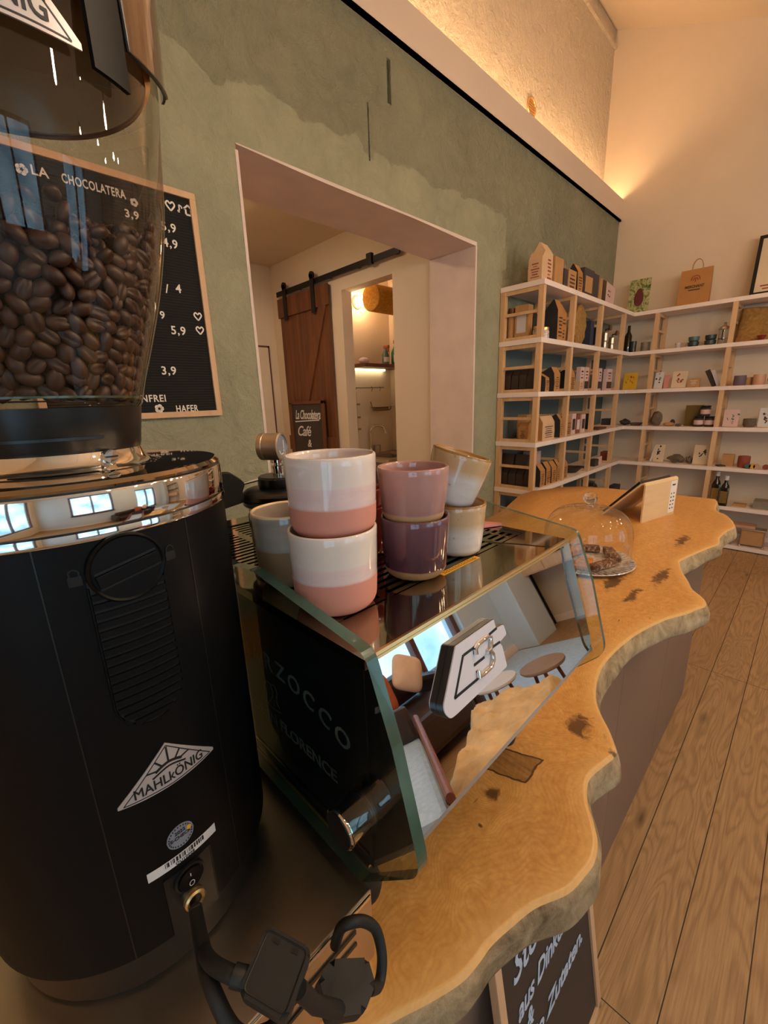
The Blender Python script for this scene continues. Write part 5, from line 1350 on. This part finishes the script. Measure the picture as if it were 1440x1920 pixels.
bag('tall kraft coffee bag with printed front, second bay beside post', 3.66, 3.76, 1.49, 1.62, Z[4], 1.715, M['kraft_bag'], M['black_bag'], seed=33, lean=-.03)
carton('small pinkish tan box low in the second bay', 3.87, 3.94, 1.49, 1.54, Z[4], 1.612, M['cream_bag'], pm='print_red', seed=34)
for k, (x0, x1, lab) in enumerate(((3.97, 4.06, 'white chocolate packet, leftmost in second bay row'), (4.075, 4.17, 'white chocolate packet beside the leftmost one'), (4.41, 4.50, 'white chocolate packet just right of the post'), (4.64, 4.79, 'wide white chocolate packet with dark lower half'))):
    t = thing('chocolate_packet', lab, 'packet', ((x0 + x1) / 2, 1.55, Z[4])); w = (x1 - x0) / 2
    bm = bmesh.new(); prism(bm, round_poly([(-w, .001), (w, .001), (w * .96, .205), (-w * .96, .205)], .006, 3), -.018, .018, 'xz'); obj('wrapper', bm, M['pink_card'], t)
    bm = bmesh.new(); box(bm, -w * .9, w * .9, -.0192, -.0182, .02, .085); obj('dark_band', bm, M['dark_bag'], t)
    bm = bmesh.new(); prints(bm, -w * .6, w * .6, .10, .18, -.0185, 3, 40 + k); obj('print', bm, M['print_black'], t)
t = card('yellow card with a small brown figure in shelving corner', 1.397, 1.526, Z[4], 1.704, 'yellow_card', seed=4, motif=('print_red', 6))
# fourth shelf
carton('plain kraft box at the back behind third bay end frame', 3.20, 3.27, 1.62, 1.70, Z[3], 1.36, M['kraft'], seed=41)
bag('small golden kraft pouch behind end frame, third bay', 3.10, 3.17, 1.56, 1.635, Z[3], 1.305, M['kraft_bag'], M['kraft_bag'], seed=42, face='x')
bag('large tan pouch covered in brown drawings, third bay corner', 3.20, 3.41, 1.485, 1.56, Z[3], 1.346, M['cream_bag'], M['kraft_bag'], seed=43)
bag('dark coffee bag behind the large drawn pouch, third bay', 3.43, 3.51, 1.54, 1.66, Z[3], 1.325, M['dark_bag'], M['dark_bag'], seed=44)
bag('tall kraft coffee bag, left of the pair in third bay', 3.53, 3.58, 1.49, 1.62, Z[3], 1.35, M['kraft_bag'], M['black_bag'], seed=45, lean=-.02)
bag('tall kraft coffee bag, right of the pair in third bay', 3.65, 3.75, 1.49, 1.62, Z[3], 1.35, M['kraft_bag'], M['black_bag'], seed=46, lean=-.02)
for k, (x0, m, lab) in enumerate(((3.84, 'pink_card', 'white and maroon packet leftmost in the third bay'), (3.94, 'red_box', 'small dusky red packet in the third bay'), (4.06, 'pink_card', 'narrow white packet in the middle of third bay'), (4.235, 'charcoal_box', 'charcoal packet with white top in third bay'))):
    carton(lab, x0, x0 + .085, 1.52, 1.56, Z[3], Z[3] + .165 + .015 * (k == 0), M[m], M['paper'] if k in (1, 3) else M['dark_bag'], nm='tea_packet', cat='packet', seed=50 + k)
carton('small dark square tin right in third bay', 4.86, 4.98, 1.53, 1.62, Z[3], 1.245, M['charcoal_box'], nm='tin', cat='tin', seed=55)
carton('shallow brown tray on the third bay shelf', 4.42, 4.64, 1.49, 1.62, Z[3], 1.178, M['walnut'], nm='tray', cat='tray', seed=56)
# fifth shelf
for k, (y0, y1) in enumerate(((1.715, 1.785), (1.645, 1.708), (1.578, 1.638), (1.515, 1.572))):
    bag(('rear-most', 'second from rear', 'third from rear', 'front-most')[k] + ' of four dark bags behind end frame, fourth bay', 3.10, 3.19, y0, y1, Z[2], .94, M['dark_bag'], M['dark_bag'], group='dark bags behind end frame, fourth bay', seed=60 + k, face='x')
for k in range(2):
    carton(('dark flat packet lying tilted above the dark bags, rear', 'dark flat packet lying tilted above the dark bags, front')[k], 3.12, 3.20, 1.56 + k * .12, 1.665 + k * .12, .945, 1.05, M['dark_bag'], nm='flat_packet', cat='packet', seed=65 + k, tilt=(0, .2))
KL = ('kraft coffee bag closest to corner post in fourth bay', 'second kraft coffee bag from the corner, fourth bay', 'middle kraft coffee bag of five in fourth bay', 'fourth kraft coffee bag from the corner, fourth bay', 'kraft coffee bag nearest the next post, fourth bay')
for k, x0 in enumerate((3.215, 3.325, 3.43, 3.53, 3.655)):
    bag(KL[k], x0, x0 + (.085 if k != 3 else .05), 1.49, 1.61, Z[2], .968 + .006 * (k % 2), M['kraft_bag'], M['black_bag'], seed=70 + k, lean=-.02)
for k, x0 in enumerate((3.24, 3.42)):
    carton(('pale flat packet lying on the kraft bags, left', 'pale flat packet lying on the kraft bags, right')[k], x0, x0 + .15, 1.66, 1.75, Z[2], 1.02 + k * .02, M['pink_card'], nm='flat_packet', cat='packet', seed=78 + k)
turned('dark shallow bowl on the fourth bay shelf', 'bowl', 'bowl', 4.05, 1.58, Z[2], [(0, 0), (.05, 0), (.10, .05), (.095, .05), (.05, .01), (0, .01)], M['dark_stone'])
turned('dark plate stacked near post, fourth bay', 'plate', 'plate', 4.29, 1.60, Z[2], [(0, 0), (.05, 0), (.075, .018), (.072, .02), (.04, .012), (0, .012)], M['dark_teal'])
carton('small brown box right of post in fourth bay', 4.49, 4.60, 1.52, 1.58, Z[2], .856, M['dark_bag'], seed=80)
carton('small pinkish box beside the small brown box, fourth bay', 4.62, 4.75, 1.54, 1.60, Z[2], .866, M['pink_card'], seed=81)
carton('small dark red box far right in fourth bay', 4.87, 4.99, 1.53, 1.60, Z[2], .895, M['red_box'], seed=82)
# sixth shelf
carton('light wooden block at rear behind lowest visible end frame', 3.09, 3.20, 1.61, 1.68, Z[1], .60, M['pine'], nm='wood_block', cat='block', seed=84)
carton('light wooden block in front behind lowest visible end frame', 3.09, 3.19, 1.52, 1.595, Z[1], .58, M['pine'], nm='wood_block', cat='block', seed=85)
carton('tan wooden box right of lowest corner post', 3.22, 3.34, 1.50, 1.62, Z[1], .66, M['kraft'], seed=86)
carton('low pale box on lowest visible shelf', 3.36, 3.50, 1.52, 1.62, Z[1], .62, M['pink_card'], seed=87)
blob('dark lumpy bundle on the low shelf behind the dome', 'bundle', 'bundle', 4.0, 1.58, Z[1], (.12, .07, .12), M['dark_stone'], seed=3)
blob('dark green bundle on the low shelf right of post', 'bundle', 'bundle', 4.58, 1.58, Z[1], (.16, .07, .10), M['olive_glass'], seed=6)
carton('small black box low in the shelving corner', 5.12, 5.3, 1.49, 1.56, Z[1], .485, M['charcoal_box'], seed=88)

# ---- top of the back unit
XI = 5.13
ph = card('glossy photo card of a maroon cacao pod among leaves', 1.377, 1.567, Z[6], 2.604, picture_mat('leafy photo', [(44, 66, 30), (128, 138, 70), (196, 190, 140), (78, 92, 40)], 22, 3.0), x=5.15, easel=False, tiltx=.08)
bm = bmesh.new(); bmesh.ops.create_icosphere(bm, subdivisions=3, radius=1)
for v in bm.verts: v.co = Vector((-.0024 + v.co.x * .0008, -.0 + v.co.y * .042 * (1 - .25 * v.co.z), .155 + v.co.z * .085))
obj('pod_picture', bm, mat('maroon pod print', (104, 44, 46), .5, var=.2, scale=40), ph)
sbag = thing('paper_carrier_bag', 'brown paper carrier bag with twisted handles and dark logo print', 'bag', (5.16, 1.003, Z[6]))
bm = bmesh.new()
w, d, h = .122, .035, .312
V = [[bm.verts.new((sx * dd, sy * ww, zz)) for sx, sy in ((-1, -1), (1, -1), (1, 1), (-1, 1))] for dd, ww, zz in ((d, w, .001), (d * .9, w * 1.0, h * .5), (.010, w * .99, h))]
for A, B_ in zip(V, V[1:]):
    for k in range(4): bm.faces.new((A[k], A[(k + 1) % 4], B_[(k + 1) % 4], B_[k]))
bm.faces.new(V[0][::-1]); obj('paper_body', bm, M['kraft_bag'], sbag)
for q in (-.010, .008):
    bm = bmesh.new(); tube(bm, smooth_pts([(q, -.042, h - .03), (q, -.040, h + .03), (q, -.02, h + .075), (q, .012, h + .080), (q, .036, h + .04), (q, .040, h - .03)], 5), .003, 6); obj('twisted_handle', bm, M['kraft'], sbag)
def on_bag(bm, z): 
    s = (.035 * .9 - .010) / (h * .5)
    wv = Vector((-1, 0, -s)).normalized() * -1
    return frame_xform(bm, (-.0335 + max(0, z - h * .5) * s + .0, 0, z), (0, -1, 0), Vector((s, 0, 1)).normalized(), Vector((-1, 0, s)).normalized())
tx = text_bm('MERCHANT', .034, .0004, 'CENTER', 0, 1, .001, width=.15); obj('logo_print', on_bag(tx, .150), M['print_dark'], sbag)
obj('logo_print', on_bag(stroke_bm([[(-.045, 0), (.045, 0)]], .009, .0004), .132), M['print_dark'], sbag)
g = stroke_bm([[(-.035, .0), (-.025, .03), (0, .04), (.025, .03), (.035, .0)], [(-.02, -.002), (-.01, .018), (.01, .018), (.02, -.002)], [(0, .015), (0, -.015)]], .008, .0004); obj('logo_print', on_bag(g, .215), M['print_red'], sbag)
pf = thing('framed_picture', 'black-framed picture leaning on wall at right end of top shelf', 'picture', (5.16, .285, Z[6]), rot=(0, .20, 0))
bm = bmesh.new(); box(bm, -.008, .0, -.29, .29, .012, .49); obj('mount', bm, M['cream'], pf)
for a in ((-.31, .31, .0008, .026), (-.31, .31, .474, .50), (-.31, -.284, .026, .474), (.284, .31, .026, .474)):
    bm = bmesh.new(); box(bm, -.016, .004, a[0], a[1], a[2], a[3], bev=.001); obj('frame_rail', bm, M['black_metal'], pf)
bm = bmesh.new(); prints(bm, -.05, .26, .04, .09, -.0085, 2, 5, 'x'); obj('drawing', bm, M['print_red'], pf)
# back row 1
turned('short dark cup in the corner of the upper back shelf', 'cup', 'cup', 5.15, 1.47, Z[5], [(0, 0), (.025, 0), (.028, .11), (.025, .11), (.023, .01), (0, .01)], M['dark_teal'])
turned('grey ribbed ceramic pot on the upper back shelf', 'pot', 'pot', 5.16, 1.36, Z[5], [(0, 0), (.038, 0), (.043, .01), (.043, .03), (.041, .034), (.043, .05), (.043, .09), (.039, .092), (.037, .01), (0, .01)], M['grey_cer'])
turned('tiny glass cup on the upper back shelf', 'glass', 'glass', 5.14, 1.073, Z[5], [(0, 0), (.022, 0), (.028, .045), (.026, .045), (.02, .004), (0, .004)], M['glass_cut'])
CU = [(0, 0), (.032, 0), (.043, .012), (.045, .045), (.042, .045), (.03, .012), (0, .012)]
for (y, lab, m) in ((.952, 'teal', 'teal'), (.822, 'dark green', 'dark_teal')):
    turned('lower %s glazed cup of a stacked pair' % lab, 'cup', 'cup', 5.15, y, Z[5], CU, M['dark_teal'])
    turned('upper %s glazed cup of a stacked pair' % lab, 'cup', 'cup', 5.15, y, Z[5] + .0465, CU, M[m])
t = turned('glass coffee press with domed metal lid', 'french_press', 'coffee press', 5.15, .728, Z[5], [(0, 0), (.04, 0), (.042, .005), (.042, .13), (.040, .13), (.038, .006), (0, .006)], M['glass'], [('lid', [(0, .131), (.046, .131), (.040, .148), (.015, .16), (.008, .175), (.012, .185), (0, .192)], M['steel']), ('coffee_filter', [(0, .045), (.037, .045), (.037, .055), (0, .055)], M['steel'])])
bm = bmesh.new(); tube(bm, smooth_pts([(-.043, 0, .12), (-.07, 0, .11), (-.07, 0, .05), (-.044, 0, .035)], 5), .004, 8); obj('handle', bm, M['black_metal'], t)
bm = bmesh.new(); n_ = 22
G = [[None] * (n_ + 1) for _ in range(n_ + 1)]
for i in range(n_ + 1):
    for j in range(n_ + 1):
        yy = .64 - .50 * i / n_; zz = .30 * j / n_; top = 1.0 - .28 * (i / n_) ** 2
        q = Vector((yy * 6, zz * 6, 1)); G[i][j] = bm.verts.new((5.30 - .05 * mnoise.noise(q) - .16 * (1 - j / n_) ** 2, yy, Z[5] + .004 + zz * top))
for i in range(n_):
    for j in range(n_): bm.faces.new((G[i][j], G[i + 1][j], G[i + 1][j + 1], G[i][j + 1]))
o = obj('burlap_cloth', bm, M['burlap'], smooth=True, ang=180)
md = o.modifiers.new('thick', 'SOLIDIFY'); md.thickness = .004; tag(o, 'rough burlap cloth draped at the right of upper back shelf', 'cloth')
turned('small red and white cup before the burlap cloth', 'cup', 'cup', 5.10, .455, Z[5], [(0, 0), (.02, 0), (.034, .04), (.031, .04), (.018, .006), (0, .006)], M['red_cer'])
# back row 2
card('white card with a dark flower drawing on back shelf', 1.163, 1.236, Z[4], 1.692, 'paper', seed=8, motif=('dark_teal', 9))
card('small pink card behind the flower card', 1.115, 1.158, Z[4], 1.663, 'pink_plastic', x=5.17, seed=9)
card('square cream card with an orange crab-like drawing', .963, 1.084, Z[4], 1.689, 'cream', seed=10, motif=('print_red', 10))
carton('small kraft box right of the orange drawing card', 5.11, 5.17, .852, .944, Z[4], 1.612, M['kraft'], seed=90, face='x', pm='paper')
t = card('dark framed card leaning sideways by the middle post', .690, .73, Z[4], 1.700, 'dark_stone', x=5.15, easel=False, tiltx=0, seed=11); t.rotation_euler = (-.45, 0, 0); t.location.y = .735
t = card('pale framed card leaning beside the dark framed card', .690, .72, Z[4], 1.690, 'paper', x=5.13, easel=False, tiltx=0, seed=12); t.rotation_euler = (-.40, 0, 0); t.location.y = .700
turned('mauve cylinder candle cup on back shelf', 'candle_cup', 'cup', 5.15, .557, Z[4], [(0, 0), (.038, 0), (.045, .01), (.045, .088), (.042, .088), (.04, .02), (0, .02)], M['purple_cer'])
turned('small brown cup between the mauve and tan cups', 'cup', 'cup', 5.20, .50, Z[4], [(0, 0), (.03, 0), (.034, .07), (.031, .07), (.028, .01), (0, .01)], M['kraft'])
turned('wide tan ceramic cup on the back shelf', 'cup', 'cup', 5.15, .423, Z[4], [(0, 0), (.04, 0), (.046, .03), (.043, .09), (.040, .09), (.04, .02), (0, .02)], M['tan_cer'])
turned('orange brown cup cut by right picture edge', 'cup', 'cup', 5.15, .325, Z[4], [(0, 0), (.03, 0), (.042, .04), (.040, .08), (.037, .08), (.03, .01), (0, .01)], M['red_box'])
# back row 3
blob('cluster of dark seed pods in the shelving corner', 'seed_pods', 'seed pods', 5.17, 1.48, Z[3], (.04, .05, .03), M['dark_stone'], seed=12, amp=.5)
t = turned('shallow oval dish with rolled napkins', 'dish', 'dish', 5.15, 1.365, Z[3], [(0, 0), (.04, 0), (.066, .03), (.062, .03), (.04, .008), (0, .008)], M['stone'])
blob('tall mossy brown stone left on middle back shelf', 'stone', 'stone', 5.16, 1.18, Z[3], (.045, .050, .078), M['stone'], seed=14)
blob('flat pile of brown bark chips', 'bark_chips', 'bark', 5.14, 1.06, Z[3], (.03, .05, .02), M['kraft'], seed=15)
blob('small dark cone sitting behind the bark chips', 'pine_cone', 'cone', 5.20, 1.045, Z[3], (.02, .022, .035), M['dark_stone'], seed=16)
blob('small flat brown stone before the olive board', 'stone', 'stone', 5.12, .975, Z[3], (.03, .028, .014), M['stone'], seed=17)
carton('upright olive brown board behind the stacked jars', 5.20, 5.22, .80, .945, Z[3], 1.36, M['olive'], nm='board', cat='board', seed=91)
def jam(lab, y, z):
    turned(lab, 'jar', 'jar', 5.13, y, z, [(0, 0), (.036, 0), (.040, .006), (.040, .072), (.036, .08), (0, .08)], M['dark_stone'], [('label', [(.0405, .02), (.0405, .062)], M['pink_card']), ('lid', [(0, .0805), (.038, .0805), (.039, .083), (.039, .098), (0, .098)], M['black_gloss'])])
jam('black-lidded jar on top of two others', .772, Z[3] + .0995); jam('black-lidded jar, lower left of the stack of three', .815, Z[3]); jam('black-lidded jar, lower right of the stack of three', .731, Z[3])
card('white card with a blue hummingbird drawing', .515, .628, Z[3], 1.318, 'pink_card', seed=20, motif=('teal', 9))
turned('brown glass bowl between the two picture cards', 'bowl', 'bowl', 5.15, .435, Z[3], [(0, 0), (.035, 0), (.048, .02), (.048, .075), (.045, .075), (.044, .02), (0, .02)], M['stone'])
card('white card with a brown animal drawing at right edge', .255, .377, Z[3], 1.329, 'paper', seed=21, motif=('print_dark', 12))
# back row 4
t = carton('slim white board leaning against the left post', 5.12, 5.14, 1.215, 1.232, Z[2], .935, M['paper'], nm='board', cat='board', seed=92); t.rotation_euler = (.20, 0, 0); t.location.y = 1.18; t.location.z += .004
card('cream card with a black and white cat drawing', 1.066, 1.160, Z[2], .967, 'cream', seed=22, motif=('print_black', 8))
blob('driftwood bird figure lying on lower back shelf', 'wooden_bird', 'figurine', 5.15, .955, Z[2], (.035, .062, .045), M['stone'], seed=23, amp=.6)
blob('grey twisted driftwood piece right of the bird figure', 'driftwood', 'driftwood', 5.17, .85, Z[2], (.03, .032, .035), M['stone'], seed=24, amp=.7)
card('cream card with a green plant drawing on tiny easel', .689, .817, Z[2], .979, 'cream', seed=25, motif=('olive_glass', 9))
carton('dark pointed fan lying right of middle post', 5.10, 5.16, .56, .62, Z[2], .80, M['dark_stone'], nm='folded_fan', cat='fan', rz=.6, seed=93)
carton('small kraft box at the rear of lower back shelf', 5.16, 5.21, .50, .59, Z[2], .90, M['kraft'], seed=94)
turned('round red clay pot on lower back shelf', 'pot', 'pot', 5.15, .425, Z[2], [(0, 0), (.042, 0), (.047, .02), (.046, .10), (.042, .105), (0, .105)], M['red_box'])
for (y, m, lab) in ((.385, 'teal', 'small teal wooden wheel'), (.355, 'yellow', 'small yellow wooden wheel'), (.325, 'tan_cer', 'small orange wooden wheel'), (.26, 'red_box', 'small red wooden toy at right edge')):
    bm = bmesh.new(); lathe(bm, [(0, -.01), (.022, -.01), (.024, 0), (.022, .01), (0, .01)], 20)
    for v in bm.verts: v.co = Vector((v.co.z, v.co.x, v.co.y + .0248))
    o = obj('toy_wheel', bm, M[m], smooth=True, loc=(5.075, y, Z[2])); tag(o, lab + ' on lower back shelf', 'toy')
# back row 5
for (y, lab, s) in ((.595, 'taller dark olive oil bottle with gold label', 1.0), (.520, 'shorter dark olive oil bottle with gold label', .9)):
    t = thing('oil_bottle', lab, 'bottle', (5.13 - (.04 if s < 1 else 0), y, Z[1]))
    bm = bmesh.new(); box(bm, -.034, .034, -.034, .034, .0006, .20 * s, bev=.008); lathe(bm, [(.033, .20 * s), (.026, .225 * s), (.015, .245 * s), (.014, .275 * s), (0, .275 * s)], 20); obj('bottle', bm, M['olive_glass'], t, smooth=True)
    bm = bmesh.new(); lathe(bm, [(0, .2755 * s), (.017, .2755 * s), (.017, .32 * s), (0, .32 * s)], 20); obj('cap', bm, M['paper'], t, smooth=True)
    bm = bmesh.new(); box(bm, -.0352, -.0344, -.028, .028, .03, .16 * s); obj('label', bm, M['gold_label'], t)
carton('thin dark tray on low shelf behind the counter end', 5.12, 5.20, .69, .82, Z[1], .45, M['dark_stone'], nm='tray', cat='tray', seed=95)
carton('thin wooden tray right of the oil bottles', 5.10, 5.18, .35, .445, Z[1], .445, M['kraft'], nm='tray', cat='tray', seed=96)
carton('low glass-topped display case at the right edge', 5.10, 5.25, .13, .30, Z[1], .49, M['grey_cer'], nm='display_case', cat='case', seed=97)
# back row 6
def wire_box(lab, y0, y1, z, h, m):
    t = thing('footed_casket', lab, 'casket', (5.13, (y0 + y1) / 2, z)); w = (y1 - y0) / 2
    bm = bmesh.new(); box(bm, -.045, .045, -w * .9, w * .9, .02, h * .9, bev=.003); obj('body', bm, m, t)
    bm = bmesh.new()
    for sx in (-1, 1):
        for sy in (-1, 1): tube(bm, [(sx * .048, sy * w * .93, .014), (sx * .048, sy * w * .93, h)], .004, 6); bmesh.ops.create_icosphere(bm, subdivisions=2, radius=.010, matrix=Matrix.Translation((sx * .048, sy * w * .93, .0106)))
    obj('metal_frame', bm, M['steel'], t, smooth=True)
    bm = bmesh.new(); box(bm, -.055, .055, -w, w, h * .9 + .0005, h, bev=.003); obj('lid', bm, M['steel'], t)
wire_box('glass and wood casket on metal ball feet, bottom shelf', .168, .348, Z[0], .178, M['kraft'])
wire_box('smaller wooden casket half behind the counter corner', .40, .52, Z[0], .15, M['kraft'])
carton('pinkish flat wooden lid resting across the caskets', 5.08, 5.20, .25, .46, Z[0] + .1795, Z[0] + .205, M['tan_cer'], nm='flat_board', cat='board', seed=98)

# ------------------------------------------------------------------ coffee beans
def bean_mesh(lowres=False):
    bm = bmesh.new(); bmesh.ops.create_icosphere(bm, subdivisions=2 if lowres else 3, radius=1)
    for v in bm.verts:
        x, y, z_ = v.co; g = 1 - .55 * exp(-(y * 6 + .35 * sin(x * 2.6)) ** 2) if z_ > 0 else 1
        v.co = Vector((x * .0074, y * .0050, (z_ * .0042 * (.82 if z_ > 0 else 1)) * g))
    return bm
b0 = obj('coffee_bean', bean_mesh(), M['bean'], smooth=True, ang=180)
tag(b0, 'roasted brown coffee bean against the clear wall of the grinder hopper', 'coffee bean', 'coffee beans in the hopper')
rb = random.Random(21); placed = []
def bean_top(a): return 1.628 + .026 * sin(radians(a) * 2.2 + 1.2) + .006 * sin(a * .21)
zz = 1.513; row = 0
while zz < 1.665 and len(placed) < 298:
    R_ = hop_r(zz) - .0088; step = .0118 / R_; a = radians(-118) + (row % 2) * step / 2
    while a < radians(4) and len(placed) < 298:
        if zz < bean_top(math.degrees(a)): placed.append((R_ - rb.uniform(0, .002), a + rb.uniform(-.02, .02), zz + rb.uniform(-.0012, .0012)))
        a += step
    zz += .0089; row += 1
for i, (r_, a, z_) in enumerate(placed):
    o = b0 if i == 0 else b0.copy()
    if i: C.objects.link(o)
    o.location = (GX + r_ * cos(a), GY + r_ * sin(a), z_)
    n_ = Vector((cos(a), sin(a), 0)); q = n_.to_track_quat('Z', 'Y')
    q = Quaternion((rb.uniform(-1, 1), rb.uniform(-1, 1), rb.uniform(-1, 1)), rb.uniform(0, .65)) @ q @ Quaternion((0, 0, 1), rb.uniform(0, 2 * pi))
    if rb.random() < .5: q = q @ Quaternion((1, 0, 0), pi)
    o.rotation_euler = q.to_euler(); s = rb.uniform(.9, 1.1); o.scale = (s, s, s)
# everything behind that first layer
bm = bmesh.new(); lathe(bm, [(0, 1.512)] + [(hop_r(z_) - .0165, z_) for z_ in (1.513, 1.54, 1.57, 1.60)] + [(.05, 1.604), (0, 1.605)], 40, mi=1)
one = bean_mesh(True); me1 = bpy.data.meshes.new('one'); one.to_mesh(me1); one.free()
for k in range(900):
    if k < 330: a = rb.uniform(0, 2 * pi); z_ = rb.uniform(1.515, 1.63); r_ = hop_r(z_) - .018
    else: a = rb.uniform(0, 2 * pi); r_ = .086 * sqrt(rb.random()); z_ = 1.606 + (k - 330) / 570 * .030 + rb.uniform(-.003, .003) + (bean_top(math.degrees(a) - 360 if a > pi else math.degrees(a)) - 1.636) * (r_ / .09) ** 2 * .8
    nb = len(bm.verts); bm.from_mesh(me1); bm.verts.ensure_lookup_table()
    mt = Matrix.Translation((r_ * cos(a), r_ * sin(a), z_)) @ Euler((rb.uniform(0, 6), rb.uniform(0, 6), rb.uniform(0, 6))).to_matrix().to_4x4()
    for v in bm.verts[nb:]: v.co = mt @ v.co
bpy.data.meshes.remove(me1)
o = obj('coffee_beans', bm, [M['bean'], M['bean_dark']], smooth=True, loc=(GX, GY, 0), ang=180); tag(o, 'mass of roasted coffee beans filling the inside of the hopper', 'coffee beans', 'coffee beans in the hopper', 'stuff')

# ------------------------------------------------------------------ the seating side of the room (seen in the mirrored machine)
bm = bmesh.new(); box(bm, 2.86, 4.45, YF + .06, -1.3, .0005, .012, bev=.003); o = obj('rug', bm, M['rug']); tag(o, 'pale blue woven rug in the seating area under the window', 'rug')
sf = thing('leather_sofa', 'dark brown leather sofa below the window, seen reflected', 'sofa', (1.93, -2.66, .0005))
bm = bmesh.new(); box(bm, -.85, .78, -.38, .35, .08, .36, bev=.05); obj('seat', bm, M['leather'], sf)
bm = bmesh.new(); box(bm, -.85, .78, -.38, -.20, .37, .64, bev=.07); obj('backrest', bm, M['leather'], sf)
for x in (-.99, .79):
    bm = bmesh.new(); box(bm, x, x + .13, -.38, .35, .08, .50, bev=.05); obj('armrest', bm, M['leather'], sf)
for x in (-.75, .72):
    for y in (-.30, .30): bm = bmesh.new(); box(bm, x - .03, x + .03, y - .03, y + .03, 0, .0795); obj('leg', bm, M['walnut'], sf)
def cush(lab, x, y, z, m, r, s=.2):
    bm = bmesh.new(); bmesh.ops.create_icosphere(bm, subdivisions=4, radius=1)
    for v in bm.verts:
        c = v.co; f = lambda q: math.copysign(abs(q) ** .45, q); v.co = Vector((f(c.x) * s, c.z * .06 * (1 - .4 * max(abs(c.x), abs(c.y))), f(c.y) * s))
    o = obj('cushion', bm, m, smooth=True, loc=(x, y, z), rot=r); tag(o, lab, 'cushion')
cush('peach square cushion standing upright on the leather sofa', 2.45, -2.70, .63, M['cushion'], (.15, .6, .1), .16); cush('rust orange cushion beside the peach cushion', 2.05, -2.70, .60, M['orange_cushion'], (.2, .1, -.05), .18)
ac = thing('lounge_chair', 'teak-framed lounge chair with pale blue seat, seen reflected', 'armchair', (1.55, -1.62, .0), rotz=radians(-54))
# local x runs along the arm rail from the front towards the window wall
bm = bmesh.new(); box(bm, -.62, .46, -.42, -.03, .30, .40, bev=.03); obj('seat_cushion', bm, M['rug'], ac)
bm = bmesh.new(); box(bm, .40, .47, -.42, -.03, .40, .62, bev=.03); obj('back_cushion', bm, M['leather'], ac)
for y in (0.0, -.45):
    bm = bmesh.new(); tube(bm, [(-.66, y, .46), (.49, y, .50)], .022, 10); tube(bm, [(-.55, y, .0), (-.50, y, .45)], .022, 10); tube(bm, [(.46, y, .0), (.40, y, .48)], .022, 10); obj('side_frame', bm, M['chair_wood'], ac)
bm = bmesh.new(); tube(bm, [(-.25, 0, .28), (-.25, -.45, .28)], .02, 10); tube(bm, [(.35, 0, .28), (.35, -.45, .28)], .02, 10); obj('cross_rail', bm, M['chair_wood'], ac)
dn_ = thing('daybed', 'low daybed bench under the sheepskin, seen reflected', 'daybed', (1.91, -1.28, .0), rotz=radians(-30))
bm = bmesh.new(); box(bm, -.40, .40, -.22, .22, .22, .35, bev=.03); obj('mattress', bm, M['cushion'], dn_)
for x in (-.38, .38):
    for y in (-.20, .20): bm = bmesh.new(); box(bm, x - .025, x + .025, y - .025, y + .025, 0, .2195); obj('leg', bm, M['chair_wood'], dn_)
bm = bmesh.new(); bmesh.ops.create_grid(bm, x_segments=70, y_segments=50, size=1)
for v in bm.verts:
    x, y = v.co.x, v.co.y; k = 1 + .16 * mnoise.noise(Vector((x * 2, y * 2, 4)))
    n1 = mnoise.noise(Vector((x * 4, y * 3, 0))) * .03 + mnoise.noise(Vector((x * 22, y * 16, 2))) * .012
    drop = max(0, max(abs(x), abs(y)) - .80) * .55
    v.co = Vector((x * .52 * k, y * .33 * k, .415 + n1 - drop))
o = obj('sheepskin', bm, M['fleece'], smooth=True, loc=(1.91, -1.28, 0), rot=(0, 0, radians(-30)), ang=180); md = o.modifiers.new('thick', 'SOLIDIFY'); md.thickness = .025; tag(o, 'cream and honey sheepskin spread over the low daybed', 'sheepskin')
def side_table(lab, x, y, r, h, m):
    t = thing('round_stool', lab, 'stool', (x, y, .0005)); bm = bmesh.new(); lathe(bm, [(0, h - .022), (r * .95, h - .022), (r, h - .012), (r * .99, h), (0, h)], 48); obj('stool_top', bm, m, t, smooth=True)
    for k in range(3):
        a = 2 * pi * k / 3 + .5; bm = bmesh.new(); tube(bm, [(r * .55 * cos(a), r * .55 * sin(a), h - .022), (r * .85 * cos(a), r * .85 * sin(a), 0)], [.014, .010], 10); obj('leg', bm, M['chair_wood'], t)
side_table('round white stool beyond the sheepskin, seen reflected', 2.42, -1.74, .17, .44, M['table_white'])
side_table('round brown stool beside the white one, seen reflected', 2.60, -1.42, .17, .44, M['table_brown'])
dr = thing('drawer_cabinet', 'light wood drawer cabinet with black shelf frame near pillar', 'cabinet', (5.12, -2.4, .0))
bm = bmesh.new(); box(bm, -.22, .22, -.55, .55, .78, 1.12, bev=.005); obj('carcass', bm, M['frame_wood'], dr)
for y in (-.27, .27):
    bm = bmesh.new(); box(bm, -.232, -.2205, y - .25, y + .25, .80, 1.10, bev=.003); d_ = obj('drawer', bm, M['frame_wood'], dr); bm = bmesh.new(); box(bm, -.25, -.2325, y - .08, y + .08, .94, .96); obj('handle', bm, M['black_metal'], d_)
bm = bmesh.new()
for x in (-.2, .2):
    for y in (-.53, .53): box(bm, x - .012, x + .012, y - .012, y + .012, 0, 2.1)
for z_ in (1.5, 2.08): box(bm, -.22, .22, -.55, .55, z_, z_ + .02)
obj('steel_frame', bm, M['black_metal'], dr)
